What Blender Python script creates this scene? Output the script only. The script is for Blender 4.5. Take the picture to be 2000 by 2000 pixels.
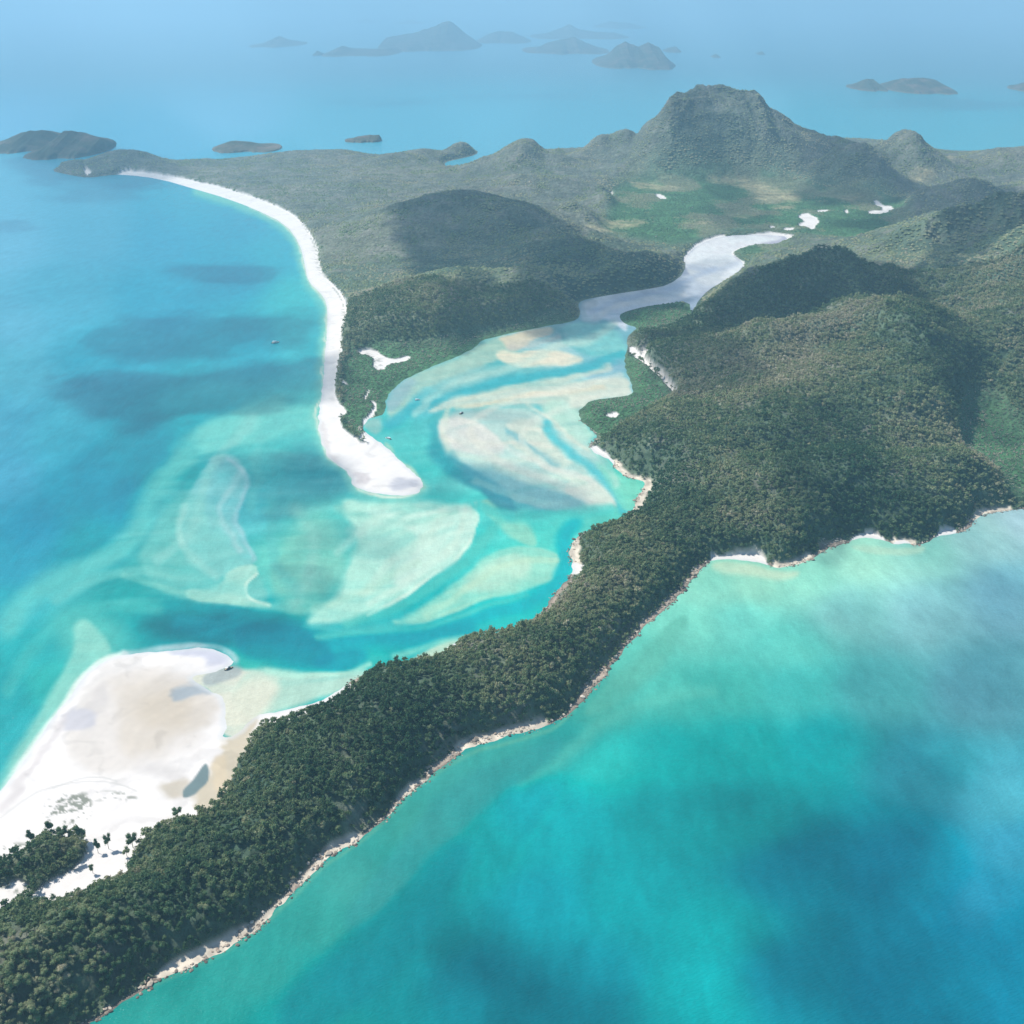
import bpy, math, random
import numpy as np

# ------------------------------------------------------------------ camera, sky, sun, exposure
scene = bpy.context.scene
C = scene.collection
for o in list(bpy.data.objects): bpy.data.objects.remove(o)

CAM_H = 700.0                     # metres above the sea
CHART = 1932.0                    # the survey chart the coast was traced on (its units only, see chart_to_world)
FOC = 2071.0
HORIZON = 0.0
PITCH = math.atan((CHART / 2 - HORIZON) / FOC)
cam_data = bpy.data.cameras.new("camera")
cam = bpy.data.objects.new("camera", cam_data); C.objects.link(cam)
cam.location = (0, 0, CAM_H)
cam.rotation_euler = (math.pi / 2 - PITCH, 0, 0)
cam_data.angle = 2 * math.atan(CHART / 2 / FOC)
cam_data.clip_start = 1.0
cam_data.clip_end = 400000.0
scene.camera = cam

SUN_EL = math.radians(52.0)
SUN_AZ = math.radians(-62.0)      # from +Y towards +X, negative is left of the view
SUN = np.array([math.sin(SUN_AZ) * math.cos(SUN_EL), math.cos(SUN_AZ) * math.cos(SUN_EL), math.sin(SUN_EL)])
sd = bpy.data.lights.new("sun", 'SUN'); sd.energy = 4.15; sd.angle = math.radians(0.5); sd.color = (1.0, 0.96, 0.90)
sun = bpy.data.objects.new("sun", sd); C.objects.link(sun)
sun.rotation_euler = (math.pi / 2 - SUN_EL, 0, math.pi - SUN_AZ)
sun.location = (0, 0, 3000)

world = bpy.data.worlds.new("World"); scene.world = world; world.use_nodes = True
wn = world.node_tree; wn.nodes.clear()
sky = wn.nodes.new('ShaderNodeTexSky'); sky.sky_type = 'NISHITA'; sky.sun_disc = False
sky.sun_elevation = SUN_EL; sky.sun_rotation = SUN_AZ
sky.altitude = 0; sky.air_density = 1.0; sky.dust_density = 0.6; sky.ozone_density = 3.0
bg = wn.nodes.new('ShaderNodeBackground'); bg.inputs[1].default_value = 0.088
wo = wn.nodes.new('ShaderNodeOutputWorld')
wn.links.new(sky.outputs[0], bg.inputs[0]); wn.links.new(bg.outputs[0], wo.inputs[0])

scene.view_settings.view_transform = 'Standard'
scene.view_settings.look = 'None'
scene.view_settings.exposure = 0.3
scene.view_settings.gamma = 1.0
scene.render.engine = 'CYCLES'
cy = scene.cycles
cy.max_bounces = 6; cy.diffuse_bounces = 2; cy.glossy_bounces = 2; cy.transparent_max_bounces = 12
cy.volume_bounces = 1
cy.use_denoising = True
cy.caustics_reflective = False; cy.caustics_refractive = False

# measured once: what a white horizontal surface and endless haze give in this light (linear)
GAIN = np.array([1.12, 1.16, 1.20])
HAZE_LIGHT = np.array([0.28, 0.56, 0.83])
HAZE_DENSITY = 7.5e-5

# ------------------------------------------------------------------ chart <-> world
cp, sp = math.cos(PITCH), math.sin(PITCH)
def chart_to_world(u, v, z=0.0):
    u = np.asarray(u, float); v = np.asarray(v, float)
    a = (u - CHART / 2) / FOC; b = -(v - CHART / 2) / FOC
    dy = cp + b * sp; dz = -sp + b * cp
    t = (z - CAM_H) / dz
    return a * t, dy * t
def world_to_chart(x, y, z=0.0):
    zz = z - CAM_H
    depth = y * cp - zz * sp
    up = y * sp + zz * cp
    depth = np.maximum(depth, 1.0)
    return CHART / 2 + FOC * x / depth, CHART / 2 - FOC * up / depth
def peak_height(va, vg):
    """height of a summit standing over chart row vg whose top is seen at row va"""
    _, y = chart_to_world(CHART / 2, vg)
    b = -(va - CHART / 2) / FOC
    return float(CAM_H + y * (-sp + b * cp) / (cp + b * sp))

# ------------------------------------------------------------------ noise, polygons
def _hash(ix, iy, seed):
    h = (ix.astype(np.int64) * 374761393 + iy.astype(np.int64) * 668265263 + seed * 1442695041) & 0xffffffff
    h = ((h ^ (h >> 13)) * 1274126177) & 0xffffffff
    h = (h ^ (h >> 16)) & 0xffffffff
    return h / 4294967295.0
def vnoise(x, y, seed=0):
    ix = np.floor(x); iy = np.floor(y); fx = x - ix; fy = y - iy
    sx = fx * fx * fx * (fx * (fx * 6 - 15) + 10); sy = fy * fy * fy * (fy * (fy * 6 - 15) + 10)
    a = _hash(ix, iy, seed); b = _hash(ix + 1, iy, seed); c = _hash(ix, iy + 1, seed); d = _hash(ix + 1, iy + 1, seed)
    return (a * (1 - sx) + b * sx) * (1 - sy) + (c * (1 - sx) + d * sx) * sy
def fbm(x, y, seed=0, oct=4, gain=0.5):
    s = 0; a = 1; t = 0
    for k in range(oct):
        s = s + a * vnoise(x * 2 ** k + 17.3 * k, y * 2 ** k - 9.1 * k, seed + k); t += a; a *= gain
    return s / t
def ridged(x, y, seed=0, oct=4):
    s = 0; a = 1; t = 0
    for k in range(oct):
        s = s + a * (1 - np.abs(2 * vnoise(x * 2 ** k + 5.3 * k, y * 2 ** k + 3.7 * k, seed + k) - 1)); t += a; a *= 0.5
    return s / t
def sstep(a, b, x):
    t = np.clip((x - a) / (b - a), 0, 1); return t * t * (3 - 2 * t)
def chaikin(p, n=1, closed=True):
    p = np.asarray(p, float)
    for _ in range(n):
        q = np.roll(p, -1, 0) if closed else p[1:]
        r = p if closed else p[:-1]
        a = r * 0.75 + q * 0.25; b = r * 0.25 + q * 0.75
        o = np.empty((len(a) * 2, 2)); o[0::2] = a; o[1::2] = b
        p = o if closed else np.vstack([p[:1], o, p[-1:]])
    return p
def sdf(px, py, poly, closed=True):
    """signed distance, positive inside"""
    poly = np.asarray(poly, float)
    A = poly if closed else poly[:-1]
    B = np.roll(poly, -1, 0) if closed else poly[1:]
    shp = np.shape(px); px = np.ravel(px); py = np.ravel(py)
    best = np.full(px.shape, 1e30); ins = np.zeros(px.shape, bool)
    for (ax, ay), (bx, by) in zip(A, B):
        ex, ey = bx - ax, by - ay
        wx = px - ax; wy = py - ay
        t = np.clip((wx * ex + wy * ey) / (ex * ex + ey * ey + 1e-12), 0, 1)
        dx = wx - t * ex; dy = wy - t * ey
        np.minimum(best, dx * dx + dy * dy, out=best)
        if closed and ay != by:
            c = ((ay > py) != (by > py)) & (wx < ex * wy / ey if ey != 0 else False)
            ins ^= c
    d = np.sqrt(best)
    if closed: d = np.where(ins, d, -d)
    return d.reshape(shp)
def sdf_box(px, py, poly, pad, closed=True):
    """sdf only near the polygon's box; far points get -1e9"""
    poly = np.asarray(poly, float)
    m = (px > poly[:, 0].min() - pad) & (px < poly[:, 0].max() + pad) & (py > poly[:, 1].min() - pad) & (py < poly[:, 1].max() + pad)
    out = np.full(np.shape(px), -1e9)
    if m.any(): out[m] = sdf(px[m], py[m], poly, closed)
    return out
def to_world(poly):
    p = np.asarray(poly, float); x, y = chart_to_world(p[:, 0], p[:, 1]); return np.stack([x, y], 1)
def lin(c):
    c = np.asarray(c, float) / 255.0
    return np.where(c <= 0.04045, c / 12.92, ((c + 0.055) / 1.055) ** 2.4)

# ------------------------------------------------------------------ scene helpers
def tag(o, label=None, cat=None, group=None, kind=None):
    if label: o['label'] = label
    if cat: o['category'] = cat
    if group: o['group'] = group
    if kind: o['kind'] = kind
    return o
def make_mesh(name, verts, faces, mat=None, smooth=False):
    """faces: (n,3) or (n,4) integer array"""
    me = bpy.data.meshes.new(name)
    verts = np.ascontiguousarray(verts, dtype=np.float32); faces = np.ascontiguousarray(faces, dtype=np.int32)
    n, k = faces.shape
    me.vertices.add(len(verts)); me.vertices.foreach_set('co', verts.ravel())
    me.loops.add(n * k); me.loops.foreach_set('vertex_index', faces.ravel())
    me.polygons.add(n); me.polygons.foreach_set('loop_start', np.arange(0, n * k, k, dtype=np.int32))
    me.polygons.foreach_set('use_smooth', np.full(n, smooth))
    me.update(calc_edges=True)
    if mat: me.materials.append(mat)
    return me
def link(name, me, parent=None):
    o = bpy.data.objects.new(name, me); C.objects.link(o); o.parent = parent; return o
def color_attr(me, name, rgb):
    a = me.color_attributes.new(name, 'FLOAT_COLOR', 'POINT')
    d = np.ones((len(me.vertices), 4), np.float32); d[:, :3] = rgb; a.data.foreach_set('color', d.ravel())
def float_attr(me, name, val):
    a = me.attributes.new(name, 'FLOAT', 'POINT'); a.data.foreach_set('value', np.asarray(val, np.float32))

class Mat:
    def __init__(s, name):
        s.m = bpy.data.materials.new(name); s.m.use_nodes = True; s.t = s.m.node_tree; s.t.nodes.clear()
        s.out = s.n('ShaderNodeOutputMaterial')
    def n(s, t, **kw):
        x = s.t.nodes.new(t)
        for k, v in kw.items(): setattr(x, k, v)
        return x
    def l(s, a, b): s.t.links.new(a, b)
    def set(s, sock, v):
        if isinstance(v, bpy.types.NodeSocket): s.l(v, sock)
        else: sock.default_value = v
    def math(s, op, a, b=0.0, clamp=False):
        x = s.n('ShaderNodeMath', operation=op); x.use_clamp = clamp; s.set(x.inputs[0], a); s.set(x.inputs[1], b); return x.outputs[0]
    def mix(s, f, a, b, blend='MIX'):
        x = s.n('ShaderNodeMix', data_type='RGBA', blend_type=blend)
        s.set(x.inputs[0], f)
        for i, v in ((6, a), (7, b)):
            if isinstance(v, tuple) and len(v) == 3: v = (*v, 1)
            s.set(x.inputs[i], v)
        return x.outputs[2]
    def attr(s, name): return s.n('ShaderNodeAttribute', attribute_name=name)
    def pos(s): return s.n('ShaderNodeNewGeometry').outputs['Position']
    def scaled(s, vec, sc):
        x = s.n('ShaderNodeVectorMath', operation='MULTIPLY'); s.l(vec, x.inputs[0]); x.inputs[1].default_value = sc; return x.outputs[0]
    def noise(s, vec, scale, detail=3, rough=0.5, dist=0.0):
        x = s.n('ShaderNodeTexNoise'); s.l(vec, x.inputs['Vector']); x.inputs['Scale'].default_value = scale
        x.inputs['Detail'].default_value = detail; x.inputs['Roughness'].default_value = rough; x.inputs['Distortion'].default_value = dist
        return x.outputs[0]
    def ramp(s, f, stops, interp='LINEAR'):
        x = s.n('ShaderNodeValToRGB'); s.set(x.inputs[0], f); e = x.color_ramp.elements; x.color_ramp.interpolation = interp
        while len(e) < len(stops): e.new(0.5)
        for q, (p, c) in zip(e, stops): q.position = p; q.color = (*c, 1)
        return x.outputs[0]
    def maprange(s, v, a, b, c=0.0, d=1.0):
        x = s.n('ShaderNodeMapRange'); s.set(x.inputs[0], v)
        for i, k in enumerate((a, b, c, d)): x.inputs[i + 1].default_value = k
        return x.outputs[0]
    def bsdf(s, color, rough=0.9, spec=0.3, normal=None, ior=None):
        x = s.n('ShaderNodeBsdfPrincipled')
        if isinstance(color, tuple): color = (*color[:3], 1)
        s.set(x.inputs['Base Color'], color); s.set(x.inputs['Roughness'], rough); x.inputs['Specular IOR Level'].default_value = spec
        if ior: x.inputs['IOR'].default_value = ior
        if normal is not None: s.l(normal, x.inputs['Normal'])
        s.l(x.outputs[0], s.out.inputs['Surface']); return x
    def bump(s, h, strength, dist):
        x = s.n('ShaderNodeBump'); s.set(x.inputs['Height'], h); x.inputs['Strength'].default_value = strength; x.inputs['Distance'].default_value = dist
        return x.outputs[0]

# ------------------------------------------------------------------ the survey: coast lines and zones (chart units)
EAST_COAST = [(1932,960),(1899,964),(1868,968),(1839,980),(1834,992),(1824,1000),(1800,1008),(1770,1012),(1750,1022),(1731,1030),(1712,1024),(1690,1028),
    (1674,1020),(1640,1014),(1609,1016),(1590,1025),(1574,1030),(1556,1040),(1529,1052),(1509,1066),(1486,1070),(1464,1072),(1452,1066),(1420,1060),(1380,1056),
    (1349,1056),(1332,1064),(1316,1080),(1296,1108),(1270,1134),(1243,1160),(1230,1172),(1214,1180),(1191,1208),(1161,1250),(1132,1286),(1106,1314),(1066,1352),(1030,1372),
    (966,1388),(920,1400),(866,1420),(821,1460),(790,1482),(770,1500),(748,1520),(731,1545),(705,1565),(671,1590),(640,1608),(608,1630),(585,1655),(560,1678),(538,1700),(515,1716),(500,1738),
    (483,1760),(455,1775),(415,1796),(375,1818),(335,1832),(300,1846),(250,1876),(210,1908),(160,1936),(60,2010),(-100,2130),(-420,2300)]
WEST_COAST = [(-420,1760),(-200,1640),(-60,1540),(0,1494),(45,1432),(82,1380),(120,1329),(150,1290),(180,1256),(205,1243),(238,1236),(325,1226),(390,1222),(425,1232),(444,1246),(436,1258),
    (400,1270),(360,1276),(372,1290),(405,1304),(420,1322),(430,1340),(424,1360),(430,1377),(420,1392),(445,1388),(470,1364),(487,1350),(505,1345),(521,1345),(560,1336),(600,1322),(626,1309),(660,1288),(690,1268),(710,1258),
    (750,1258),(788,1250),(820,1240),(846,1222),(863,1211),(880,1206),(905,1204),(960,1190),(990,1182),(1012,1164),(1030,1148),(1045,1126),(1060,1106),(1075,1092),(1082,1078),
    (1076,1060),(1074,1040),(1080,1022),(1094,1008),(1116,1000),(1145,994),(1168,984),(1190,968),(1200,950),(1205,935),(1212,922),(1216,908),(1200,904),(1180,900),
    (1165,888),(1152,868),(1136,862),(1118,852),(1108,842),(1122,832),(1130,824),(1115,812),(1100,798),(1088,778),(1102,764),(1120,754),(1160,750),(1196,745),
    (1190,722),(1181,700),(1178,678),(1184,655),(1182,640),(1190,628),(1204,618),(1180,612),(1168,600),(1172,590),(1216,578),(1265,572),(1301,569),(1303,588),(1307,594),(1312,580),
    (1316,569),(1336,547),(1366,530),(1391,515),(1404,500),(1392,486),(1374,478),(1396,466),(1430,460),(1460,462),(1494,447),(1440,443),(1366,444),(1316,462),(1293,484),
    (1293,514),(1262,538),(1220,546),(1178,552),(1130,560),(1096,567),(1090,576),(1096,590),(1090,603),(1066,610),(1040,613),(1000,622),(966,628),(935,636),(908,642),(896,656),
    (860,674),(828,686),(798,700),(770,712),(748,728),(733,742),(728,762),(723,782),(708,787),(696,790),(686,800),(690,815),(704,826),
    (720,837),(740,855),(762,876),(782,892),(797,908),(799,920),(790,930),(770,934),(733,934),(696,928),(668,918),(660,900),(652,884),(622,870),(614,850),(602,822),
    (600,790),(606,749),(612,699),(614,661),(618,611),(617,571),(603,551),(581,531),(575,499),(566,461),(540,423),(475,392),(420,372),(375,359),(300,337),(232,329),
    (200,331),(166,336),(130,330),(94,322)]
NORTH_COAST = [(120,313),(180,306),(240,302),(300,305),(352,306),(400,303),(435,301),(515,295),(560,292),(640,293),(672,292),(700,297),(755,296),(800,290),(840,284),(875,279),(902,283),(900,292),(866,300),(838,306),(842,317),(876,320),
    (898,312),(925,298),(960,286),(1050,283),(1120,279),(1250,262),(1450,255),(1600,262),(1700,268),(1790,288),(1850,286),(2000,270),(2300,262),(2900,262),(3300,420),(3100,900),(2500,930),(2150,950)]
LAND = chaikin(WEST_COAST + NORTH_COAST + EAST_COAST, 1)
LAND_W = to_world(LAND)
# sand without forest: the great sandbank, the beach and the spit, small beaches (chart)
SAND = [
  ([(-420,1500),(0,1440),(120,1280),(180,1230),(330,1200),(470,1230),(480,1340),(462,1400),(452,1430),(446,1460),(430,1490),(412,1515),(394,1536),(372,1545),(335,1552),(305,1566),(272,1582),(256,1604),(248,1640),(228,1660),(180,1680),(130,1698),(70,1708),(52,1694),(100,1662),(150,1634),(164,1612),(166,1600),(160,1586),(125,1584),(100,1576),(64,1588),(50,1606),(20,1618),(0,1630),(-60,1670),(-420,1800)]),
  ([(-60,1700),(0,1676),(40,1660),(62,1680),(36,1708),(-60,1745)]),
  ([(228,322),(300,329),(370,343),(428,356),(500,380),(548,402),(568,417),(590,448),(600,470),(604,500),(612,520),(634,542),(652,566),(657,591),(649,624),(643,661),(637,699),(633,736),(638,761),(648,768),(657,782),(645,786),(642,796),
    (646,808),(660,822),(680,831),(697,840),(692,822),(686,812),(670,840),(760,1000),(560,1000),(560,600),(540,480),(470,400),(350,360),(220,335)]),
  ([(697,842),(690,820),(682,798),(690,788),(702,776),(707,766),(698,758),(706,758),(712,766),(708,780),(694,794),(690,806),(706,818),(820,900),(780,960),(700,900)]),
  ([(676,664),(690,661),(706,662),(722,672),(740,680),(758,676),(770,672),(776,678),(760,684),(738,688),(728,692),(726,700),(708,700),(702,690),(708,682),(694,670),(678,670)]),
  ([(1372,450),(1366,440),(1320,456),(1290,480),(1290,500),(1400,505),(1410,498),(1380,478),(1400,466),(1494,452),(1500,444),(1440,438)]),
  ([(652,828),(680,836),(706,840),(760,850),(840,900),(840,960),(640,960),(600,840),(620,800)]),
  ([(1340,1042),(1349,1050),(1380,1046),(1420,1044),(1440,1048),(1448,1060),(1448,1080),(1340,1080)]),
  ([(1606,1014),(1630,1006),(1650,1006),(1672,1018),(1676,1040),(1604,1030)]),
  ([(1686,1022),(1702,1018),(1720,1024),(1716,1040),(1684,1036)]),
  ([(1766,1012),(1772,1000),(1800,996),(1808,1006),(1790,1020),(1764,1024)]),
  ([(1112,846),(1120,840),(1138,852),(1156,866),(1160,878),(1140,880),(1100,860)]),
  ([(1078,1060),(1090,1062),(1110,1072),(1104,1080),(1084,1086),(1066,1080)]),
  ([(430,1380),(487,1335),(600,1305),(640,1290),(690,1290),(668,1326),(640,1350),(605,1370),(570,1384),(535,1390),(512,1376),(492,1380),(476,1398),(460,1428),(440,1440)]),
  ([(760,1266),(824,1262),(862,1246),(892,1224),(890,1200),(850,1185),(740,1230)]),
  ([(1184,656),(1194,653),(1206,668),(1234,698),(1256,716),(1282,750),(1274,752),(1248,722),(1226,702),(1200,678),(1186,664)]),
  ([(1206,662),(1226,662),(1218,682),(1208,672)]),
  ([(1505,410),(1512,404),(1526,403),(1530,408),(1542,412),(1547,420),(1541,424),(1538,432),(1530,435),(1524,428),(1504,427),(1510,421),(1517,419),(1510,414)]),
  ([(1538,398),(1560,396),(1566,399),(1545,402)]),
  ([(1636,400),(1652,398),(1666,398),(1660,390),(1650,388),(1648,380),(1660,382),(1666,388),(1686,392),(1682,399),(1664,404),(1640,405)]),
  ([(1138,364),(1156,366),(1154,374),(1142,372)]),
  ([(1476,432),(1500,430),(1496,436),(1480,437)]),
  ([(1450,428),(1462,427),(1460,432),(1452,432)]),
  ([(1594,398),(1600,396),(1602,404),(1596,404)]),
  ([(640,652),(646,656),(644,672),(640,680),(642,664)]),
  ([(690,744),(698,734),(694,748),(686,760)]),
  ([(636,714),(650,720),(658,730),(644,724)]),
  ([(1234,366),(1250,368),(1258,376),(1244,377)]),
  ([(1142,784),(1160,778),(1168,784),(1162,790),(1146,788)]),
  ([(156,318),(168,322),(176,330),(160,334)]),
]
GRASS = [  # pale dry clearings in the far valley
  [(1180,345),(1250,352),(1290,358),(1240,364),(1200,358)], [(1316,344),(1390,342),(1450,352),(1500,366),(1520,380),(1480,386),(1420,380),(1430,366),(1380,352)],
  [(1570,380),(1600,372),(1640,372),(1600,384)], [(1100,440),(1150,436),(1160,446),(1110,452)], [(1450,392),(1500,388),(1500,396),(1460,400)], [(1380,410),(1430,404),(1440,410),(1400,416)], [(1700,345),(1760,340),(1770,350),(1720,356)],
  [(1120,422),(1180,416),(1228,420),(1200,432),(1140,436)], [(1730,325),(1790,320),(1800,328),(1750,332)], [(1284,420),(1340,420),(1350,424),(1300,426)],
]
MANGROVE = [  # low, even, bright green ground
  [(1180,670),(1200,680),(1226,706),(1250,726),(1272,754),(1250,770),(1200,800),(1160,830),(1125,830),(1085,778),(1120,750),(1200,740),(1176,700)],
  [(1800,790),(1830,768),(1880,770),(1900,800),(1960,810),(2400,800),(2400,960),(1932,955),(1890,940),(1880,910),(1830,880),(1800,860),(1806,820)],
  [(640,750),(650,670),(700,655),(760,658),(850,650),(900,632),(960,620),(1040,600),(1110,600),(1060,625),(930,660),(830,700),(750,740),(725,790),(690,790)],
  [(1150,400),(1160,346),(1300,338),(1460,340),(1560,362),(1700,372),(1720,420),(1640,470),(1560,455),(1480,440),(1360,440),(1290,470),(1200,455),(1130,440)],
  [(1170,585),(1300,570),(1320,600),(1250,625),(1200,630),(1160,605)],
  [(1380,470),(1430,458),(1490,460),(1460,480),(1410,490)],
  [(650,735),(700,735),(700,838),(640,800)],
]
BOWL = [chaikin(MANGROVE.pop(1), 1)]
SAND = [chaikin(p, 1) for p in SAND]; GRASS = [chaikin(p, 1) for p in GRASS]; MANGROVE = [chaikin(p, 1) for p in MANGROVE]

SANDBANK_W = to_world(SAND[0]); WEST_W = to_world(WEST_COAST[10:48])
SHELF = [chaikin(p, 1) for p in (
  [(352,1800),(400,1775),(440,1752),(470,1742),(492,1752),(470,1782),(400,1815),(340,1835),(300,1850),(290,1838)],
  [(560,1672),(600,1612),(640,1580),(676,1568),(690,1580),(640,1618),(590,1660)],
  [(725,1540),(770,1478),(800,1466),(815,1472),(770,1510),(735,1550)],
  [(850,1408),(880,1392),(940,1372),(1000,1358),(1032,1356),(1034,1376),(966,1396),(870,1424)],
  [(440,1790),(500,1720),(540,1686),(560,1680),(520,1730),(480,1775)],
  [(1206,905),(1226,900),(1236,925),(1222,950),(1205,975),(1188,980),(1196,955),(1206,935)],
  [(1072,1022),(1090,1012),(1096,1040),(1112,1062),(1106,1078),(1086,1068),(1074,1046)],
  [(1150,866),(1164,868),(1186,886),(1216,896),(1212,908),(1180,904),(1152,888)],
  [(1456,1056),(1470,1060),(1500,1052),(1530,1042),(1534,1056),(1500,1072),(1460,1080)],
  [(1680,1014),(1700,1010),(1728,1018),(1726,1036),(1690,1036)],
  [(1836,962),(1860,958),(1900,950),(1910,966),(1870,976),(1836,990)])]

# hills: (u, summit row seen, ground row, radius across m, radius along m, turn deg, sharpness)
HILLS = [
  (1278,172,318,190,400,0,2.2),(1318,164,316,200,460,0,2.2),(1362,160,315,210,480,0,2.2),(1402,170,315,200,460,0,2.0),(1440,205,315,260,460,0,1.5),(1490,236,315,330,460,0,1.4),(1560,258,314,360,420,0,1.3),
  (1238,215,320,170,380,0,1.6),(1262,200,325,120,240,0,1.3),(1175,236,308,150,300,0,1.5),(1140,252,308,150,280,0,1.4),(1110,282,312,200,260,0,1.2),(1300,240,330,140,220,0,1.1),(1420,255,330,330,230,0,1.1),(1230,285,330,260,190,0,1.1),(1500,290,330,330,200,0,1.1),
  (983,258,318,200,300,0,1.2),(930,292,318,220,200,0,1.2),(1040,290,322,240,200,0,1.2),(1052,282,304,70,150,0,1.6),
  (874,268,290,110,130,0,1.8),(800,283,300,260,160,0,1.3),(760,290,308,200,160,0,1.2),
  (600,284,302,360,240,0,1.2),(560,290,304,260,200,0,1.2),(640,283,300,200,160,0,1.3),(370,303,312,160,140,0,1.2),
  (240,283,312,200,260,0,1.4),(205,290,314,160,200,0,1.4),(150,303,317,160,160,0,1.4),(290,303,318,160,160,0,1.3),
  (1613,261,345,230,240,0,1.5),(1570,290,345,200,200,0,1.3),(1701,238,325,150,300,0,1.5),(1672,262,325,150,240,0,1.2),(1740,270,328,170,240,0,1.2),(1889,276,322,260,300,0,1.4),(1990,264,325,360,400,0,1.3),(1800,292,326,260,200,0,1.3),
  (1640,330,362,170,110,0,1.4),(1590,342,366,120,80,0,1.4),(1825,332,392,230,170,0,1.5),(1760,350,392,170,140,0,1.4),(1890,352,385,170,160,0,1.3),(1960,330,385,300,220,0,1.3),
  (1174,352,386,150,150,0,1.5),(1225,372,392,90,90,0,1.4),(1075,380,420,120,120,0,1.4),(1100,400,430,100,90,0,1.3),(1000,330,360,420,240,0,1.1),(1120,330,352,300,160,0,1.1),
  # back ridge in cloud shade
  (860,358,425,420,330,0,1.4),(760,388,440,260,260,0,1.4),(960,380,440,300,300,0,1.4),(1060,425,490,260,260,0,1.3),(1130,462,525,260,200,0,1.3),(1230,478,525,200,150,0,1.3),
  # front ridge with the cliff
  (850,508,600,190,210,0,1.5),(930,497,575,200,200,0,1.5),(780,560,620,150,140,0,1.4),(1000,515,570,200,150,0,1.4),(720,610,642,90,90,0,1.4),(1062,578,600,60,45,0,1.4),
  # dark dome east of the channel
  (1577,459,585,170,170,0,1.6),(1500,474,590,120,140,0,1.6),(1445,500,590,110,130,0,1.6),(1395,535,598,80,90,0,1.5),(1640,500,590,150,160,0,1.4),(1370,560,605,90,70,0,1.4),
  (1735,490,560,120,150,0,1.5),(1800,418,530,200,260,0,1.5),(1870,392,520,240,300,0,1.5),(1960,362,520,360,380,0,1.4),(2100,360,560,500,500,0,1.4),
  # near hills
  (1530,617,720,190,190,0,1.4),(1440,632,715,150,140,0,1.4),(1330,640,690,120,90,0,1.4),(1240,632,655,70,50,0,1.3),
  (1690,566,720,180,260,0,1.4),(1640,640,780,170,200,0,1.4),(1540,700,800,190,150,0,1.3),(1420,760,850,200,150,0,1.3),(1330,820,890,140,120,0,1.3),(1500,880,960,220,110,0,1.3),
  (1620,860,950,160,110,0,1.3),(1270,900,950,90,90,0,1.3),(1700,900,960,120,70,0,1.3),
  (1860,560,650,200,240,0,1.4),(1990,470,620,300,320,0,1.4),(1760,690,770,130,130,0,1.3),(1930,700,760,160,110,0,1.3),(2200,520,690,500,300,0,1.4),(1790,860,930,110,80,0,1.3),
]
_H = []
for (u, va, vg, rx, ry, rot, shp_) in HILLS:
    if vg < 500: rx *= 0.62; ry *= 0.75
    hh = peak_height(va, vg); x, y = chart_to_world(u, vg)
    _H.append((float(x), float(y), hh, rx, ry, math.radians(rot), shp_))

def zone(x, y, polys, soft=1.5, wob=2.0):
    u, v = world_to_chart(x, y)
    k = wob
    u = u + k * (fbm(x / 25, y / 25, 71, 3) - 0.5) * 2; v = v + k * 0.7 * (fbm(x / 25, y / 25, 83, 3) - 0.5) * 2
    m = np.zeros(np.shape(x))
    for p in polys: m = np.maximum(m, sstep(-soft, soft, sdf_box(u, v, p, 12 + soft)))
    return m

def rock_width(x, y):
    u, v = world_to_chart(x, y)
    east = sstep(0, 60, v - (1385 - (u - 1030) * 0.95)) * sstep(1600, 1500, u)      # the open side has the broad rock shelf
    return 3.5 + 2.5 * east + (6 + 13 * east) * sstep(0.44, 0.66, fbm(x / 45, y / 45, 113, 3))
def flat_zone(x, y):
    return np.maximum(zone(x, y, MANGROVE, 18, 0), zone(x, y, BOWL, 45, 0))

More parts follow.
